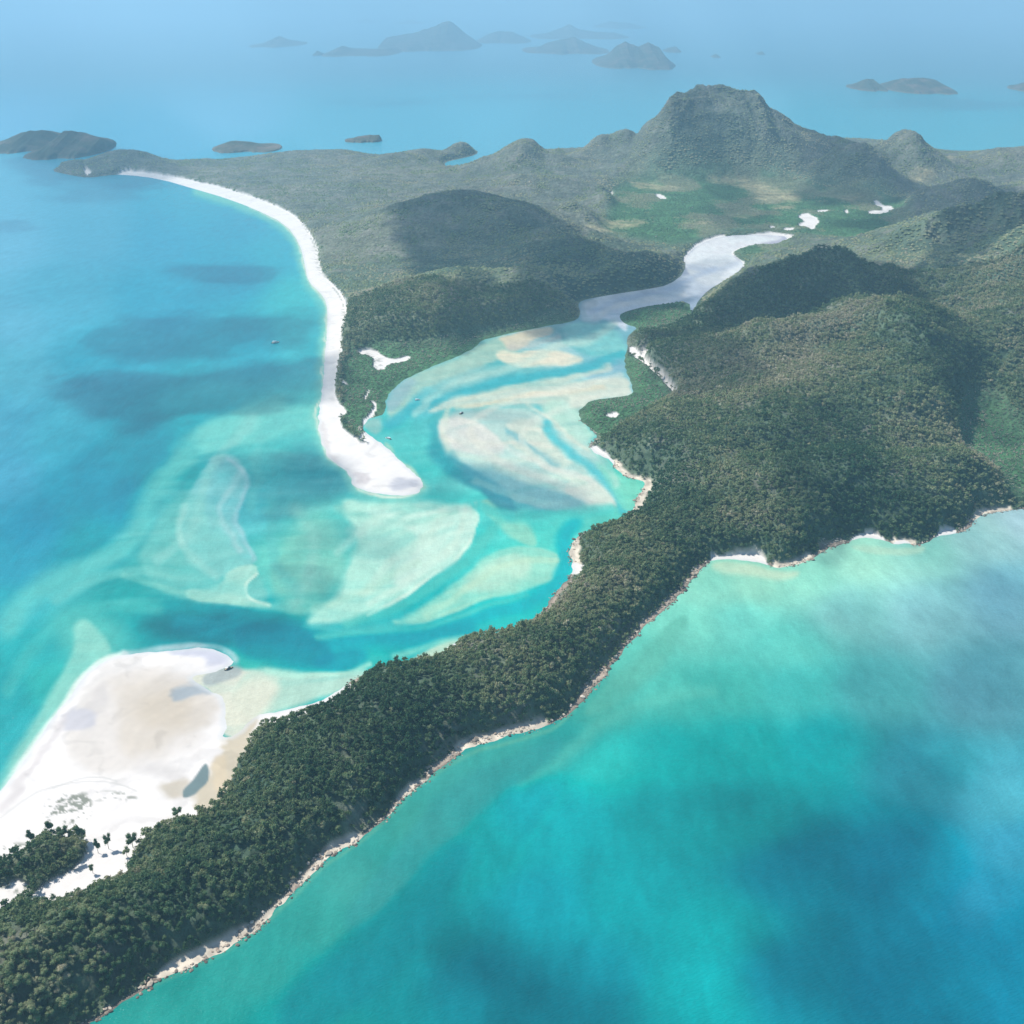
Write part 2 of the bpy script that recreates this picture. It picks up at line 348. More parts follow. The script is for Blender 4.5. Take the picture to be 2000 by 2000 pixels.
def terrain(x, y, d=None, sandm=None, flatm=None):
    """height of the ground; d = metres inland"""
    if d is None: d = sdf(x, y, LAND_W)
    if sandm is None: sandm = zone(x, y, SAND)
    if flatm is None: flatm = flat_zone(x, y)
    u, v = world_to_chart(x, y)
    hs = np.zeros(np.shape(x))
    for (hx, hy, hh, rx, ry, rot, s) in _H:
        dx = (x - hx); dy = (y - hy)
        warp = 1.0
        r2 = (dx / rx) ** 2 + (dy / ry) ** 2
        m = r2 < 9
        if not m.any(): continue
        r = np.sqrt(r2[m])
        g = hh * np.exp(-0.75 * r ** (s + 0.6))
        hs[m] = (hs[m] ** 7 + g ** 7) ** (1 / 7)
    gully = ridged(x / 260 + fbm(x / 400, y / 400, 5, 2), y / 260, 11, 4)
    hs = hs * (0.82 + 0.40 * (gully - 0.5)) + hs * 0.07 * (ridged(x / 85, y / 110, 15, 3) - 0.6)
    knoll = ridged(x / 330 + 0.4 * fbm(x / 200, y / 200, 6, 2), y / 300 + 0.3, 17, 2); rill = ridged(x / 120 + 0.5 * fbm(x / 90, y / 90, 7, 2), y / 150, 19, 3)
    hs = hs * (1 + sstep(430, 520, v) * (0.55 * (knoll - 0.62) + 0.24 * (rill - 0.65)))
    inland = sstep(0, 1, np.clip(d, 0, None) / np.clip(0.9 * hs + 25, 25, 260))
    near = sstep(820, 1120, v)            # the long narrow ridge rises from both shores
    dr = np.minimum(d, np.where(v > 1150, -np.maximum(np.maximum(sdf_box(x, y, SANDBANK_W, 150), sdf_box(x, y, to_world(SAND[1]), 150)), -150.0), 1e9))
    roof = 38 * (1 - np.exp(-np.clip(dr - 8, 0, None) / 48)) * (0.8 + 0.5 * fbm(x / 130, y / 130, 31, 3))
    lowl = 2.0 + 7 * (1 - np.exp(-np.clip(d, 0, None) / 150)) + 3 * fbm(x / 90, y / 90, 37, 3)
    h = np.where(hs > 0, hs, 0) * inland * (1 - flatm * 0.96)
    base = lowl * (1 - near) + (roof + 2) * near
    base = base * (1 - flatm) + flatm * 1.6
    h = (h ** 2 + base ** 2) ** 0.5
    rim = sstep(4, 30, d)
    h = h * rim + np.clip(d, -50, 20) * 0.12
    sandh = np.clip(d * 0.035, -3, 1.4) + 0.25 * fbm(x / 30, y / 30, 51, 3) * sstep(0, 20, d)
    sand_low = sstep(0.15, 0.85, sandm)
    h = h * (1 - 0.75 * zone(x, y, SAND, 9, 0)) * (1 - 0.8 * zone(x, y, SHELF, 9, 0))
    hill_here = sstep(30, 60, h)
    return h * (1 - sand_low) + sandh * sand_low

# ------------------------------------------------------------------ the sea bed's colour through clear water (sunlit, with some sky sheen and cloud tint painted in)
SEA_POINTS = [
 (0,60,160,205,238),(966,40,155,203,238),(1932,60,150,205,238),(0,200,118,190,230),(400,200,118,192,230),(900,170,112,194,228),(1400,150,120,198,230),(1900,200,104,190,222),
 (300,260,104,184,222),(700,240,106,188,222),(1100,240,108,188,222),(1600,220,108,190,222),(1900,260,108,190,220),
 (0,340,106,184,218),(150,370,100,180,214),(380,380,72,176,208),(0,450,108,184,218),(180,440,96,178,212),(300,450,82,172,208),(450,430,72,172,206),(520,480,76,178,206),(560,560,80,190,205),
 (0,600,96,176,208),(120,560,88,176,208),(300,560,74,170,204),(450,520,68,168,202),(560,640,80,188,205),(0,700,88,174,202),(200,660,72,170,200),(480,640,70,172,200),
 (0,800,82,168,200),(120,820,74,168,196),(260,840,58,164,190),(400,800,70,180,198),(0,900,78,162,196),(150,900,64,162,192),(230,940,46,160,190),(60,1000,64,158,192),
 (0,1060,62,158,188),(160,1030,56,160,180),(0,1150,60,168,188),(60,1220,58,172,184),(0,1300,58,166,180),(100,1290,66,180,184),(160,1200,96,192,192),(40,1380,60,168,182),(-200,1200,55,160,185),(-200,1500,60,165,185),
 (250,1130,62,172,180),(320,1170,40,150,168),(420,1190,36,146,168),(540,1190,42,156,172),(620,1240,52,178,188),(480,1260,70,184,184),(700,1260,62,184,188),(800,1210,50,178,190),(300,1080,92,186,190),
 (660,780,90,200,200),(600,900,80,175,190),(480,830,90,195,200),(620,980,100,195,195),(560,1060,110,200,195),(440,960,85,180,195),(360,920,70,178,188),(380,1000,84,186,190),
 (740,800,80,188,195),(780,860,84,192,196),(800,760,100,185,200),(860,760,120,195,205),(950,700,110,195,205),(880,700,140,200,205),(1050,640,150,200,210),(1130,620,120,195,210),(1150,700,130,195,210),
 (1080,760,170,208,205),(1000,820,150,205,205),(1100,830,110,205,208),(1180,930,110,215,205),(1150,980,100,205,200),(960,960,90,205,205),(1020,1040,95,210,205),(1050,1080,60,195,200),(960,1150,60,195,200),
 (860,1180,64,188,195),(1030,560,150,180,215),(1200,570,170,190,220),(1400,500,190,200,225),(1110,600,130,175,205),  # lilac of the upper channel: cloud shade put into the colour
 # the bay east of the ridge; lilac cloud and sky sheen painted towards its right edge
 (1420,1100,150,216,202),(1520,1090,136,210,200),(1620,1060,146,212,202),(1740,1050,142,208,204),(1860,1010,156,206,212),(1932,980,160,200,215),(1340,1110,132,208,198),(1300,1180,118,204,196),(1400,1170,112,204,200),
 (1480,1210,98,194,192),(1600,1150,126,196,200),(1750,1150,130,196,206),(1900,1120,128,190,210),(1200,1250,96,188,184),(1260,1300,92,192,188),(1380,1300,86,188,186),(1500,1300,78,180,184),(1650,1300,92,184,192),(1850,1300,104,176,194),
 (1130,1330,78,172,172),(1060,1400,66,164,170),(1150,1440,64,188,190),(1250,1420,58,178,184),(1400,1400,60,176,182),(1550,1400,54,168,180),(1750,1450,70,170,190),(1900,1500,84,172,196),
 (960,1430,72,164,168),(880,1480,74,164,168),(800,1560,74,164,166),(700,1680,72,160,164),(600,1740,64,158,162),(480,1830,62,160,164),(350,1900,58,158,162),(1000,1520,10,168,184),(1080,1560,0,168,182),(900,1620,20,160,172),
 (1250,1540,0,164,176),(1400,1540,0,160,172),(1180,1680,0,164,178),(1350,1750,0,166,178),(1320,1880,0,170,182),(1020,1700,0,160,180),(820,1760,20,152,168),(700,1860,24,150,166),(900,1850,0,150,172),(1100,1850,0,152,174),
 (1500,1650,0,146,172),(1500,1850,0,150,176),(1700,1650,0,142,172),(1700,1850,0,146,176),(1860,1700,60,150,184),(1932,1600,70,158,190),(1932,1750,50,148,182),(1900,1900,30,146,180),(1800,1900,30,150,180),(600,1920,40,154,164),(1200,2200,0,150,170),(2200,1500,40,150,180),(2200,1100,110,180,200),
]
# bars, flats and channels: (closed?, points, colour, edge softness, strength[, stroke width])
def A(pts, col, soft=8, k=1.0): return ('area', pts, col, soft, k, 0)
def Sx(pts, col, w, soft=8, k=1.0): return ('line', pts, col, soft, k, w)
SEA_FEATURES = [
 # west of the spit: sweeping underwater bars
 Sx([(520,770),(440,800),(360,850),(288,920),(250,1020),(170,1070),(75,1110),(20,1180)],(112,202,202),18,26,0.75),
 A([(370,800),(483,775),(600,760),(606,800),(560,820),(440,840),(380,870)],(125,210,208),26,0.8),
 A([(400,860),(450,862),(466,890),(470,925),(450,965),(438,993),(455,1020),(475,1053),(480,1080),(430,1090),(370,1060),(330,1010),(350,950),(380,900)],(150,208,214),8,0.6),
 Sx([(432,870),(462,888),(470,925),(452,965),(438,993),(458,1022),(478,1056)],(168,206,218),3,7,0.6),
 A([(300,960),(360,930),(400,960),(420,1020),(470,1070),(500,1090),(508,1140),(440,1138),(350,1128),(300,1110),(260,1060)],(128,202,200),20,0.6),
 A([(430,1072),(484,1062),(494,1080),(474,1092),(462,1112),(478,1130),(512,1140),(508,1147),(430,1136),(350,1128),(352,1110),(400,1110),(425,1095)],(176,222,212),6,0.75),
 Sx([(490,1078),(470,1095),(462,1114),(474,1130),(508,1143)],(205,236,226),2,5,0.8),
 Sx([(240,1085),(330,1118),(420,1132),(505,1146),(620,1160)],(150,214,206),5,10,0.5),
 A([(150,1180),(170,1170),(196,1196),(220,1240),(200,1290),(150,1340),(90,1430),(0,1540),(-40,1540),(40,1410),(100,1310),(140,1240)],(150,214,206),18,0.85),
 Sx([(0,1508),(45,1444),(84,1392),(122,1340),(152,1298),(182,1262),(210,1246),(240,1238)],(232,246,242),8,9,0.95),
 Sx([(240,1234),(330,1222),(390,1218),(428,1228),(446,1246)],(190,214,222),5,9,0.8),
 # the broad fan between spit and ridge
 A([(640,935),(700,950),(783,944),(850,952),(903,955),(902,998),(883,1034),(840,1068),(808,1093),(770,1120),(733,1141),(700,1160),(650,1178),(578,1184),(600,1160),(640,1130),(650,1100),(660,1060),(690,1024),(664,980)],(176,228,218),12,0.95),
 A([(690,960),(760,968),(850,960),(898,958),(898,1000),(878,1030),(820,1076),(760,1118),(740,1090),(780,1050),(800,1010),(760,990),(700,985)],(204,234,226),14,0.75),
 A([(580,1170),(620,1120),(640,1090),(650,1050),(640,1010),(600,960),(560,1000),(520,1060),(520,1130)],(128,200,192),24,0.7),
 Sx([(902,952),(903,975),(900,1000),(884,1033),(848,1064),(808,1094),(770,1120),(733,1143),(700,1163)],(214,238,228),3,4,0.85),
 Sx([(640,958),(700,978),(780,990),(860,965)],(150,212,204),5,10,0.6),
 Sx([(660,1000),(730,1022),(820,1010),(880,985)],(152,210,206),4,9,0.5),
 A([(743,1173),(800,1142),(850,1108),(900,1064),(940,1034),(980,1030),(1030,1034),(1056,1050),(1062,1068),(1050,1084),(1020,1100),(966,1116),(900,1128),(858,1146),(820,1162)],(158,221,208),8,0.9),
 A([(860,1110),(930,1056),(975,1040),(1010,1060),(990,1090),(930,1112)],(192,229,214),16,0.75),
 Sx([(745,1174),(800,1166),(858,1148),(900,1130),(966,1118),(1020,1102),(1052,1084)],(180,226,208),3,5,0.7),
 A([(900,950),(950,940),(990,985),(1014,1023),(1000,1032),(960,1010),(935,985)],(150,212,198),9,0.8),
 Sx([(578,1188),(640,1196),(700,1190),(760,1178)],(120,208,200),4,8,0.6),
 # deep run along the ridge
 Sx([(1092,985),(1072,1010),(1064,1040),(1064,1075),(1052,1100),(1024,1122),(985,1142),(940,1156),(880,1170),(820,1180)],(38,184,200),11,16,0.9),
 Sx([(880,1186),(800,1196),(700,1208),(600,1214),(520,1196),(440,1190),(340,1180)],(44,164,186),14,24,0.85),
 A([(440,1180),(540,1172),(600,1200),(640,1250),(560,1260),(470,1244),(440,1215)],(34,140,168),18,0.7),
 A([(600,1235),(680,1225),(700,1250),(640,1268),(590,1260)],(40,150,180),14,0.6),
 A([(360,1270),(400,1262),(450,1262),(500,1270),(520,1300),(500,1340),(450,1400),(410,1380),(425,1345),(400,1300),(350,1290)],(224,225,216),8,0.95),
 A([(380,1276),(420,1262),(452,1256),(462,1270),(430,1286),(390,1300)],(165,182,192),8,0.8),
 A([(480,1262),(560,1268),(640,1272),(700,1262),(690,1285),(620,1312),(520,1345),(480,1352),(440,1330),(450,1290)],(190,221,212),9,0.9),
 A([(440,1300),(500,1275),(540,1290),(500,1340),(470,1360),(430,1380)],(218,224,214),14,0.9),
 Sx([(506,1266),(560,1273),(620,1276),(660,1270),(700,1256)],(178,232,220),3,6,0.8),
 A([(760,1252),(800,1225),(846,1204),(872,1204),(868,1215),(820,1240),(780,1254)],(212,224,206),7,0.9),
 Sx([(740,1240),(790,1222),(830,1206),(870,1200)],(150,220,208),4,8,0.7),
 # the pale flats inside the inlet
 A([(826,796),(850,782),(900,776),(966,776),(1030,778),(1080,800),(1112,838),(1140,890),(1166,945),(1150,965),(1090,968),(1030,962),(980,950),(940,930),(900,905),(868,880),(846,862),(833,836)],(190,222,220),8,0.9),
 A([(828,796),(860,786),(900,796),(940,820),(960,850),(900,858),(850,850),(834,830)],(216,220,220),8,0.85),
 A([(966,790),(1030,800),(1060,840),(1080,880),(1040,885),(990,855),(960,830)],(206,222,214),9,0.8),
 A([(1100,900),(1140,905),(1166,946),(1140,962),(1080,940),(1060,920)],(214,226,220),8,0.8),
 Sx([(966,800),(1020,806),(1060,838),(1076,870)],(226,236,226),4,6,0.7),
 Sx([(1060,836),(1100,872),(1140,912),(1164,942)],(218,234,226),3,5,0.7),
 Sx([(850,836),(920,838),(990,830),(1040,840)],(225,228,220),3,6,0.7),
 Sx([(860,858),(930,866),(1000,862),(1060,880)],(205,226,218),3,7,0.6),
 Sx([(930,880),(1000,892),(1060,905),(1100,915)],(200,228,218),3,8,0.6),
 Sx([(960,812),(990,835),(1016,860),(1050,880)],(100,178,200),4,12,0.6),
 Sx([(826,850),(860,880),(900,908),(940,934),(960,960)],(66,158,180),14,14,0.85),
 Sx([(820,790),(818,820),(830,852),(852,880)],(70,172,188),8,12,0.7),
 A([(862,868),(930,890),(1010,920),(1090,940),(1110,962),(1030,966),(960,958),(920,938)],(96,172,196),18,0.55),
 Sx([(906,958),(940,968),(1000,975),(1080,972),(1150,962)],(92,208,206),8,12,0.8),
 # the blue run under the east shore
 Sx([(1012,760),(1030,790),(1044,822),(1078,855),(1121,893),(1162,935),(1176,962)],(84,196,212),7,10,0.85),
 A([(1118,870),(1150,900),(1196,906),(1206,925),(1190,960),(1172,960),(1150,920)],(132,220,206),10,0.8),
 # north half of the inlet
 A([(728,765),(760,724),(800,704),(858,680),(905,650),(966,636),(1000,640),(960,668),(900,690),(840,712),(790,740),(760,775),(740,800)],(172,210,204),8,0.9),
 A([(730,740),(760,722),(790,716),(770,745),(745,770),(732,775)],(150,190,205),8,0.8),
 A([(940,640),(966,634),(1010,622),(1044,616),(1040,630),(1010,640),(980,655),(955,655)],(222,218,205),5,0.9),
 A([(945,655),(975,664),(1010,660),(1060,668),(1100,676),(1090,686),(1010,688),(966,684),(930,672)],(236,232,216),6,0.9),
 Sx([(960,652),(1000,650),(1050,640),(1090,618)],(190,200,205),4,8,0.6),
 A([(1060,616),(1100,606),(1150,612),(1180,640),(1178,668),(1140,676),(1100,664),(1066,640)],(136,210,214),10,0.85),
 Sx([(1056,628),(1066,650),(1100,666),(1150,662)],(100,190,200),3,7,0.6),
 A([(1090,690),(1130,674),(1178,668),(1180,700),(1150,714),(1100,712)],(140,188,212),9,0.7),
 Sx([(735,800),(770,768),(850,738),(910,726),(966,716),(1040,704),(1100,694),(1170,668)],(78,184,202),8,9,0.9),
 Sx([(745,815),(790,800),(840,778),(900,762),(960,748)],(92,194,200),6,12,0.6),
 A([(790,775),(850,755),(900,742),(966,736),(1060,724),(1150,712),(1184,712),(1198,745),(1120,752),(1090,770),(1060,764),(1000,762),(930,765),(860,772)],(212,224,216),7,0.9),
 Sx([(870,772),(940,760),(1010,742),(1080,736),(1140,730)],(225,222,205),4,6,0.8),
 Sx([(900,776),(966,760),(1030,750),(1070,752)],(160,210,206),3,6,0.6),
 A([(1020,766),(1050,752),(1084,770),(1104,800),(1120,818),(1108,836),(1080,820),(1050,800),(1030,786)],(184,226,216),7,0.85),
 Sx([(1000,764),(1030,786),(1060,806),(1090,832),(1112,846)],(218,230,220),3,6,0.8),
 A([(1096,566),(1200,545),(1300,520),(1400,490),(1410,505),(1340,550),(1220,582),(1175,592),(1190,630),(1150,600),(1110,602)],(226,240,255),7,0.95),
 A([(1294,516),(1292,486),(1316,462),(1366,444),(1494,444),(1420,462),(1396,468),(1378,480),(1404,500),(1392,516),(1340,545)],(236,246,255),5,1.0),
 Sx([(1300,505),(1350,512),(1392,500)],(200,220,245),4,8,0.6),
 A([(1096,567),(1130,562),(1120,585),(1140,605),(1110,612),(1092,600)],(190,208,224),7,0.7),
 Sx([(1136,592),(1150,580),(1200,570),(1290,556)],(240,246,250),5,8,0.7),
 Sx([(1110,590),(1180,562),(1260,548),(1310,522),(1350,508)],(196,218,246),4,6,0.6),
 # milky threads combed out by the tide
 Sx([(1160,610),(1120,640),(1050,650),(980,690),(900,705),(830,735),(780,775)],(196,226,220),6,9,0.6),
 Sx([(1150,690),(1080,712),(990,728),(900,745),(850,770),(836,810),(850,850)],(214,226,214),5,7,0.65),
 Sx([(1170,705),(1100,726),(1020,745),(950,765),(900,790),(890,820),(910,850),(960,880)],(226,232,224),5,7,0.6),
 Sx([(1190,740),(1120,745),(1060,770),(1010,790),(980,820),(990,850),(1030,880),(1080,905)],(224,234,226),5,6,0.6),
 Sx([(1060,760),(1085,800),(1115,836),(1140,875),(1160,915)],(190,226,220),5,7,0.6),
 Sx([(840,800),(880,840),(930,868),(1000,890),(1060,920),(1110,948)],(206,222,220),6,8,0.6),
 Sx([(870,790),(920,812),(960,845),(1010,872),(1070,892),(1120,915)],(222,230,226),4,5,0.6),
 Sx([(900,910),(960,935),(1010,950),(1070,955)],(150,208,212),5,8,0.5),
 Sx([(940,980),(900,1040),(840,1090),(780,1130),(720,1160),(660,1180)],(100,200,196),7,9,0.6),
 Sx([(880,965),(876,1000),(850,1035),(800,1075),(750,1110),(700,1140)],(205,232,222),5,8,0.55),
 Sx([(840,965),(820,1000),(770,1040),(720,1080),(690,1120)],(196,228,218),7,12,0.5),
 Sx([(780,955),(740,985),(700,1010),(676,1040)],(140,206,200),5,9,0.5),
 Sx([(640,1040),(690,1000),(730,960)],(186,224,216),6,10,0.45),
 Sx([(560,960),(600,1020),(590,1090),(560,1140)],(150,212,206),8,16,0.5),
 Sx([(520,950),(500,1010),(530,1080),(560,1110)],(100,190,194),8,14,0.5),
 Sx([(600,1150),(680,1120),(740,1090),(790,1060)],(180,222,208),6,10,0.5),
 Sx([(1050,1058),(1000,1052),(940,1070),(890,1100),(850,1130),(800,1155)],(190,226,206),5,8,0.6),
 Sx([(600,1205),(700,1196),(800,1178),(900,1150),(990,1124)],(104,206,202),4,7,0.6),
 Sx([(480,790),(430,840),(400,890),(380,950),(360,1010),(300,1060)],(150,212,210),8,14,0.5),
 Sx([(540,790),(500,810),(480,850),(490,900),(478,960)],(110,196,200),8,12,0.45),
 Sx([(460,890),(430,930),(410,970),(430,1010),(450,1040)],(176,212,218),4,8,0.5),
 Sx([(420,880),(400,920),(392,960),(400,1000)],(120,190,202),4,8,0.5),
 Sx([(350,960),(330,1000),(350,1050),(410,1085)],(170,218,214),5,9,0.5),
 Sx([(500,1120),(420,1105),(340,1090),(260,1075),(180,1090),(110,1130)],(130,206,204),8,14,0.5),
 Sx([(300,1150),(200,1140),(120,1170),(60,1230),(20,1300)],(90,192,194),10,18,0.5),
 # shallows along the ocean beach
 Sx([(375,359),(475,392),(540,423),(566,461),(575,499),(581,531),(603,551),(617,571),(618,611),(614,661),(611,700),(605,750),(601,800),(614,850),(622,870),(652,884),(664,915),(696,928),(733,936),(783,934),(800,920)],(140,214,206),9,16,0.8),
 Sx([(475,391),(540,422),(566,460),(575,499),(582,532),(603,551),(617,571),(618,611),(614,661),(611,700),(605,750),(601,800),(612,850),(622,872),(654,888),(664,915),(696,930),(733,936),(783,935),(800,920),(788,895),(756,870)],(225,236,225),2,5,0.9),
 Sx([(724,836),(756,866),(792,900),(802,920)],(170,215,200),3,6,0.7),
 A([(700,790),(722,786),(724,800),(716,816),(702,812),(692,800)],(165,200,200),7,0.7),
 # bay east: pale wisps and sea grass
 Sx([(1153,1262),(1110,1318),(1066,1358),(1030,1380),(966,1396),(866,1428),(821,1466),(770,1506),(731,1550),(671,1596),(608,1636),(560,1684),(500,1745),(455,1780),(375,1824),(300,1852),(240,1886)],(120,186,172),2,7,0.55),
 Sx([(980,1480),(1030,1450),(1090,1400),(1140,1360),(1200,1326),(1270,1306),(1340,1302)],(110,198,190),9,22,0.4),
 Sx([(966,1640),(1010,1570),(1060,1500),(1100,1450),(1150,1400)],(70,190,192),5,16,0.25),
 A([(1349,1062),(1420,1064),(1460,1076),(1510,1074),(1480,1090),(1400,1085),(1350,1076)],(196,224,206),9,0.8),
 A([(1600,1032),(1680,1034),(1760,1026),(1730,1044),(1640,1046)],(180,220,206),8,0.7),
 A([(1170,1270),(1240,1200),(1290,1160),(1310,1170),(1260,1230),(1200,1300),(1140,1345),(1100,1350)],(104,182,176),14,0.6),
 A([(900,1450),(1000,1410),(1060,1390),(1030,1440),(930,1510),(850,1600),(760,1690),(690,1760),(640,1740),(740,1620),(820,1520)],(70,158,168),22,0.7),
 A([(640,1780),(760,1690),(860,1590),(900,1600),(800,1760),(680,1900),(560,1960),(520,1900)],(20,140,160),26,0.6),
]

def sea_colour(u, v):
    """display colour (0-255) the sunlit water has over chart point u, v"""
    x, y = chart_to_world(u, v)
    wu = (fbm(x / 140, y / 140, 3, 4) - 0.5) * 14 * sstep(350, 800, v); wv = (fbm(x / 140, y / 140, 9, 4) - 0.5) * 9 * sstep(350, 800, v)
    U = u + wu; V = v + wv
    P = np.array(SEA_POINTS, float)
    num = np.zeros(u.shape + (3,)); den = np.zeros(u.shape)
    for p in P:
        w = 1.0 / (((U - p[0]) / 1.5) ** 2 + ((V - p[1])) ** 2 + 900.0) ** 2.2
        num += w[..., None] * p[2:]; den += w
    col = num / den[..., None]
    # broad natural mottling: sea grass and drifted sand
    n1 = fbm(x / 160, y / 420, 201, 5) - 0.5; n2 = fbm(x / 55, y / 80, 211, 4) - 0.5
    k = sstep(300, 900, v)
    col = col * (1 + (0.22 * n1 + 0.13 * n2)[..., None] * k[..., None] * np.array([1.6, 1.0, 0.8]))
    streak = fbm((x + 0.45 * y) / 190, (y - 0.2 * x) / 45, 221, 4) - 0.5
    inlet = sstep(0, 30, sdf_box(u, v, [(300,1230),(120,1080),(380,830),(620,800),(700,720),(1000,600),(1230,560),(1240,960),(1080,1110),(700,1270)], 5))
    col = col + (streak * inlet)[..., None] * np.array([40, 22, 18])
    kk = sstep(560, 700, v) * 0.7 + 0.3
    fu = u + ((fbm(x / 95, y / 130, 13, 3) - 0.5) * 22 + (fbm(x / 28, y / 40, 14, 3) - 0.5) * 8) * kk
    fv = v + ((fbm(x / 95, y / 130, 19, 3) - 0.5) * 15 + (fbm(x / 28, y / 40, 20, 3) - 0.5) * 5) * kk
    vs = 0.15 + 1.3 * fbm(x / 70, y / 90, 23, 3)
    rimn = 0.4 + 1.1 * fbm(x / 50, y / 60, 27, 3)
    sx = x + 120 * (fbm(x / 260, y / 300, 33, 3) - 0.5); sy = y + 160 * (fbm(x / 260, y / 300, 35, 3) - 0.5)
    st1 = fbm((sx + 0.45 * sy) / 150, (sy - 0.25 * sx) / 22, 41, 4) - 0.5; st2 = fbm((sx + 0.45 * sy) / 60, (sy - 0.25 * sx) / 9, 43, 3) - 0.5
    for kind, pts, c, soft, k, w in SEA_FEATURES:
        p = chaikin(pts, 2, kind == 'area')
        pad = soft * 2.6 + w + 4
        d = sdf_box(fu, fv, p, pad, kind == 'area')
        if kind == 'line':
            d = np.where(d > -1e8, w - np.abs(d), -1e9)
        m = sstep(-1, 0.6, np.maximum(d, -1e6) / (soft * vs)) * k
        if kind == 'line' and w <= 5: m = m * np.clip(rimn, 0, 1)
        elif soft < 27: m = m * np.clip(1 + 0.6 * st1, 0.3, 1.0)
        jj = m > 0
        col[jj] += (np.array(c, float) - col[jj]) * m[jj][:, None]
    col = col + ((st1 * 1.0 + st2 * 0.5) * inlet)[..., None] * np.array([22, 12, 9])
    return np.clip(col, 0, 255)

def through_air(col, x, y):
    """the surface's own colour (linear) that shows as col from the survey flight, haze taken off"""
    D = np.sqrt(x * x + y * y + CAM_H ** 2)
    T = np.exp(-HAZE_DENSITY * D)[..., None]
    l = lin(col)
    a = (l - (1 - T) * HAZE_LIGHT) / (np.maximum(T, 0.12) * GAIN)
    return a

# ------------------------------------------------------------------ materials
def water_material():
    M = Mat('sea_water'); c = M.attr('bed').outputs['Color']; p = M.pos()
    # swell: long crests from the south-east, fine chop over it
    n1 = M.noise(M.scaled(p, (0.030, 0.012, 0.01)), 1.0, 4, 0.6, 0.6)
    n2 = M.noise(M.scaled(p, (0.16, 0.09, 0.1)), 1.0, 3, 0.6)
    w = M.n('ShaderNodeTexWave', wave_type='BANDS', bands_direction='DIAGONAL'); M.l(M.scaled(p, (0.085, -0.16, 0)), w.inputs['Vector'])
    w.inputs['Scale'].default_value = 1.0; w.inputs['Distortion'].default_value = 9.0; w.inputs['Detail'].default_value = 3.0; w.inputs['Detail Scale'].default_value = 1.6
    h = M.math('ADD', M.math('MULTIPLY', n1, 1.2), M.math('ADD', M.math('MULTIPLY', n2, 0.5), M.math('MULTIPLY', w.outputs[0], 0.15)))
    nrm = M.bump(h, 0.42, 2.0)
    f = M.maprange(M.noise(M.scaled(p, (0.05, 0.02, 0.01)), 1.0, 5, 0.65), 0.3, 0.7, 0.88, 1.10)
    f = M.math('MULTIPLY', f, M.maprange(M.noise(M.scaled(p, (0.11, 0.22, 0.1)), 1.0, 4, 0.7, 0.4), 0.3, 0.7, 0.94, 1.06))
    f2 = M.maprange(w.outputs[0], 0.0, 1.0, 0.975, 1.02)  # light and dark of the ripples put into the base colour
    g = M.n('ShaderNodeCombineColor'); q = M.math('MULTIPLY', f, f2)
    for i in range(3): M.l(q, g.inputs[i])
    col = M.mix(1.0, c, g.outputs[0], 'MULTIPLY')
    M.bsdf(col, 0.22, 0.5, nrm, 1.25)
    return M.m

def land_material():
    M = Mat('island_ground'); p = M.pos()
    col = M.attr('ground').outputs['Color']; kind = M.attr('wood').outputs['Fac']
    n = M.noise(M.scaled(p, (0.06, 0.06, 0.06)), 1.0, 5, 0.7)
    n2 = M.noise(M.scaled(p, (0.012, 0.012, 0.012)), 1.0, 4, 0.6)
    vor = M.n('ShaderNodeTexVoronoi'); M.l(M.scaled(p, (0.085, 0.085, 0.085)), vor.inputs['Vector']); vor.inputs['Scale'].default_value = 1.0
    g = M.n('ShaderNodeCombineColor')
    fw = M.math('MULTIPLY', M.maprange(n, 0.3, 0.7, 0.6, 1.45), M.maprange(n2, 0.3, 0.7, 0.8, 1.25))
    fs = M.maprange(n, 0.3, 0.7, 0.97, 1.03)
    fmix = M.n('ShaderNodeMix', data_type='FLOAT'); M.l(kind, fmix.inputs[0]); M.l(fs, fmix.inputs[2]); M.l(fw, fmix.inputs[3])
    for i in range(3): M.l(fmix.outputs[0], g.inputs[i])
    c2 = M.mix(1.0, col, g.outputs[0], 'MULTIPLY')
    hb = M.math('MULTIPLY', M.math('ADD', M.math('SUBTRACT', 1.0, vor.outputs['Distance']), n), kind)
    M.bsdf(c2, 0.95, 0.15, M.bump(hb, 0.8, 5.0))
    return M.m

def leaf_material(name, stops, amount=1.0):
    M = Mat(name)
    c = M.ramp(M.attr('tint').outputs['Fac'], stops)
    d = M.n('ShaderNodeBsdfDiffuse'); t = M.n('ShaderNodeBsdfTranslucent'); m = M.n('ShaderNodeMixShader'); m.inputs[0].default_value = 0.32
    M.l(c, d.inputs[0]); M.l(M.mix(1.0, c, (1.05, 1.0, 0.7), 'MULTIPLY'), t.inputs[0]); M.l(d.outputs[0], m.inputs[1]); M.l(t.outputs[0], m.inputs[2]); M.l(m.outputs[0], M.out.inputs['Surface'])
    return M.m

WATER = water_material(); GROUND = land_material()
STOPS = [(0.0, (0.045, 0.110, 0.060)), (0.2, (0.140, 0.225, 0.110)), (0.4, (0.285, 0.340, 0.180)), (0.58, (0.42, 0.41, 0.26)), (0.70, (0.50, 0.44, 0.34)), (0.80, (0.62, 0.54, 0.46)), (0.84, (0.060, 0.155, 0.085)), (0.98, (0.15, 0.26, 0.13))]
LEAF = leaf_material('forest_leaves', STOPS)
DRYLEAF = leaf_material('grey_leaves', [(0.0, (0.02, 0.03, 0.03)), (0.5, (0.055, 0.065, 0.055)), (1.0, (0.12, 0.12, 0.10))])

